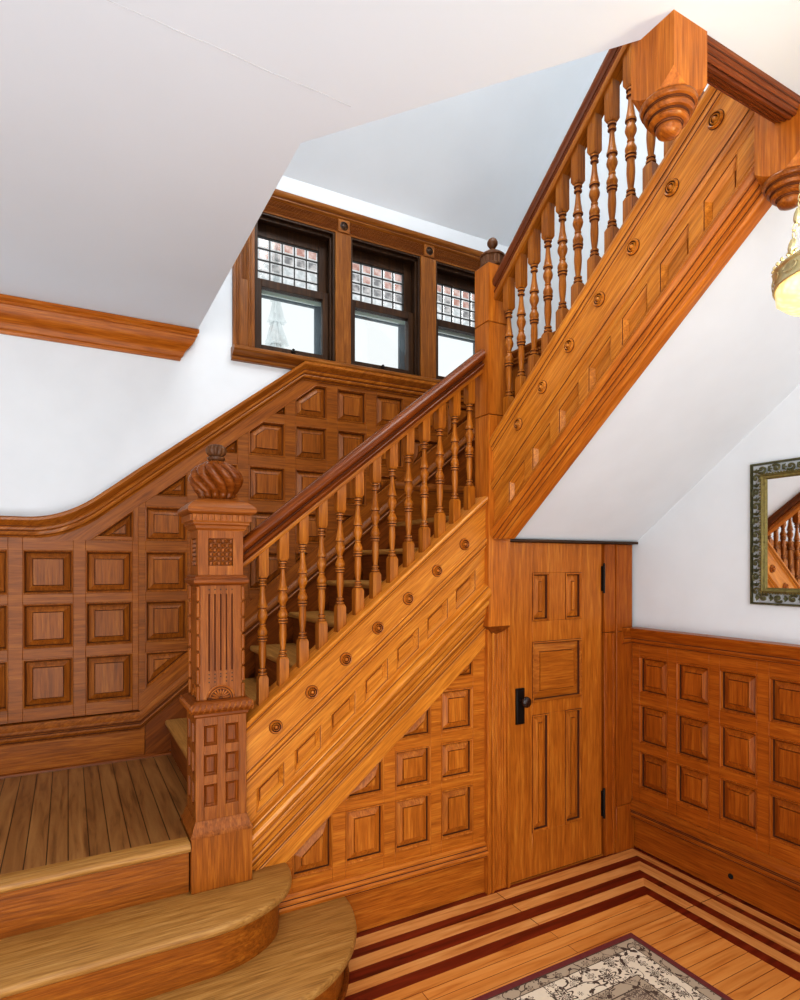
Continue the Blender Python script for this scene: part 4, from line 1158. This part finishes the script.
for i in range(3):
    a = 2*pi*i/3+radians(158)
    p0 = Vector((LX+LR*cos(a), LY+LR*sin(a), LZ+.016)); p1 = Vector((LX+.018*cos(a), LY+.018*sin(a), 2.915))
    m = MB(); L_ = (p1-p0).length; dr_ = (p1-p0).normalized(); s = 0; kind = 0
    u = dr_.cross(Vector((0, 1, 0))).normalized(); w_ = dr_.cross(u)
    while s < L_-.02:
        if kind % 3 == 0:
            c0 = p0+dr_*s; ln = .036
            m.tube([tuple(c0+dr_*ln*t) for t in (0, .12, .35, .65, .88, 1)], [.001, .006, .0078, .0078, .006, .001], 8); s += ln
        else:
            c0 = p0+dr_*(s+.008); uu = u if kind % 3 == 1 else w_
            m.tube([tuple(c0+dr_*.0095*cos(t*pi/5)+uu*.0065*sin(t*pi/5)) for t in range(10)], .0013, 5, closed=True); s += .0155
        kind += 1
    obj('chain', m, M_brass, lt)
m = MB(); m.lathe([(.020, 2.905), (.030, 2.915), (.050, 2.935), (.055, 2.952), (.055, 2.9595)], (LX, LY, 0), 28); obj('ceiling_canopy', m, M_brass, lt, smooth=50)
# bulb inside
bl = bpy.data.lights.new('bulb', 'POINT'); bl.energy = 5; bl.color = (1, .85, .6); bl.shadow_soft_size = .04
bo = bpy.data.objects.new('bulb', bl); C.objects.link(bo); bo.location = (LX, LY, LZ+.03)

# ------------------------------------------------------------------ outside, seen faintly through the glass
tr = thing('conifer', 'glare-paled conifer seen faintly outside through the left window', 'tree', (4.2, 13.6, 0))
m = MB()
for i in range(11):
    z = 3.2+.50*i; r = .62*(1-i/11.5)
    m.lathe([(r, z), (r*.75, z+.18), (r*.3, z+.6), (.02, z+1.1)], (4.2, 13.6, 0), 26, fn=lambda a, zz: 1+.22*sin(9*a+zz*7)+.1*sin(23*a))
obj('foliage', m, plain('glare_paled_green', (236, 240, 240), .9, noise=.1, nscale=5), tr)  # foliage colour paled to carry the blown-out daylight
m = MB(); m.lathe([(.16, -2), (.12, 5)], (4.2, 13.6, 0), 10); obj('trunk', m, plain('grey_bark', (150, 145, 140)), tr)

# ------------------------------------------------------------------ lights, world, camera
def area_l(name, loc, tgt, sx, sy, e, col=(1, 1, 1)):
    l = bpy.data.lights.new(name, 'AREA'); l.shape = 'RECTANGLE'; l.size = sx; l.size_y = sy; l.energy = e; l.color = col
    o = bpy.data.objects.new(name, l); C.objects.link(o); o.location = loc
    o.rotation_euler = (Vector(tgt)-Vector(loc)).to_track_quat('-Z', 'Y').to_euler(); return o
area_l('hall_fill', (-.9, -1.6, 2.6), (1.2, 2.6, 1.2), 1.6, 1.1, 78, (1, 1, 1))  # added fill lamp behind the camera, aimed at the stairs
area_l('hall_right_fill', (2.2, -2.0, 2.3), (1.6, 2.4, 1.0), 1.4, 1.2, 18, (1, 1, 1))  # second added fill, from behind on the right
area_l('landing_fill', (1.2, 1.6, 4.9), (1.9, 3.2, 2.4), 1.4, 1.2, 50, (.97, .99, 1))  # unseen lamp added to brighten the closed stairwell
area_l('ceiling_fill', (-.6, -.4, .4), (-.4, .6, 3.0), 3.6, 3.0, 125, (.85, .94, 1))  # added low lamp facing up to whiten the hall ceiling
w = bpy.data.worlds.new('world'); sc.world = w; w.use_nodes = True
bg = w.node_tree.nodes['Background']; bg.inputs[0].default_value = (.95, .98, 1, 1); bg.inputs[1].default_value = 1.15
cam = bpy.data.cameras.new('camera'); co = bpy.data.objects.new('camera', cam); C.objects.link(co); sc.camera = co
cam.sensor_fit = 'HORIZONTAL'; cam.sensor_width = 36; cam.lens = 606.4/800*36; cam.shift_y = (564.4-500)/800
cam.clip_start = .05
co.location = (0, 0, 1.65); co.rotation_euler = (pi/2, 0, radians(61.31)-pi/2)
sc.view_settings.view_transform = 'Standard'; sc.view_settings.look = 'Medium High Contrast'; sc.view_settings.exposure = -.28
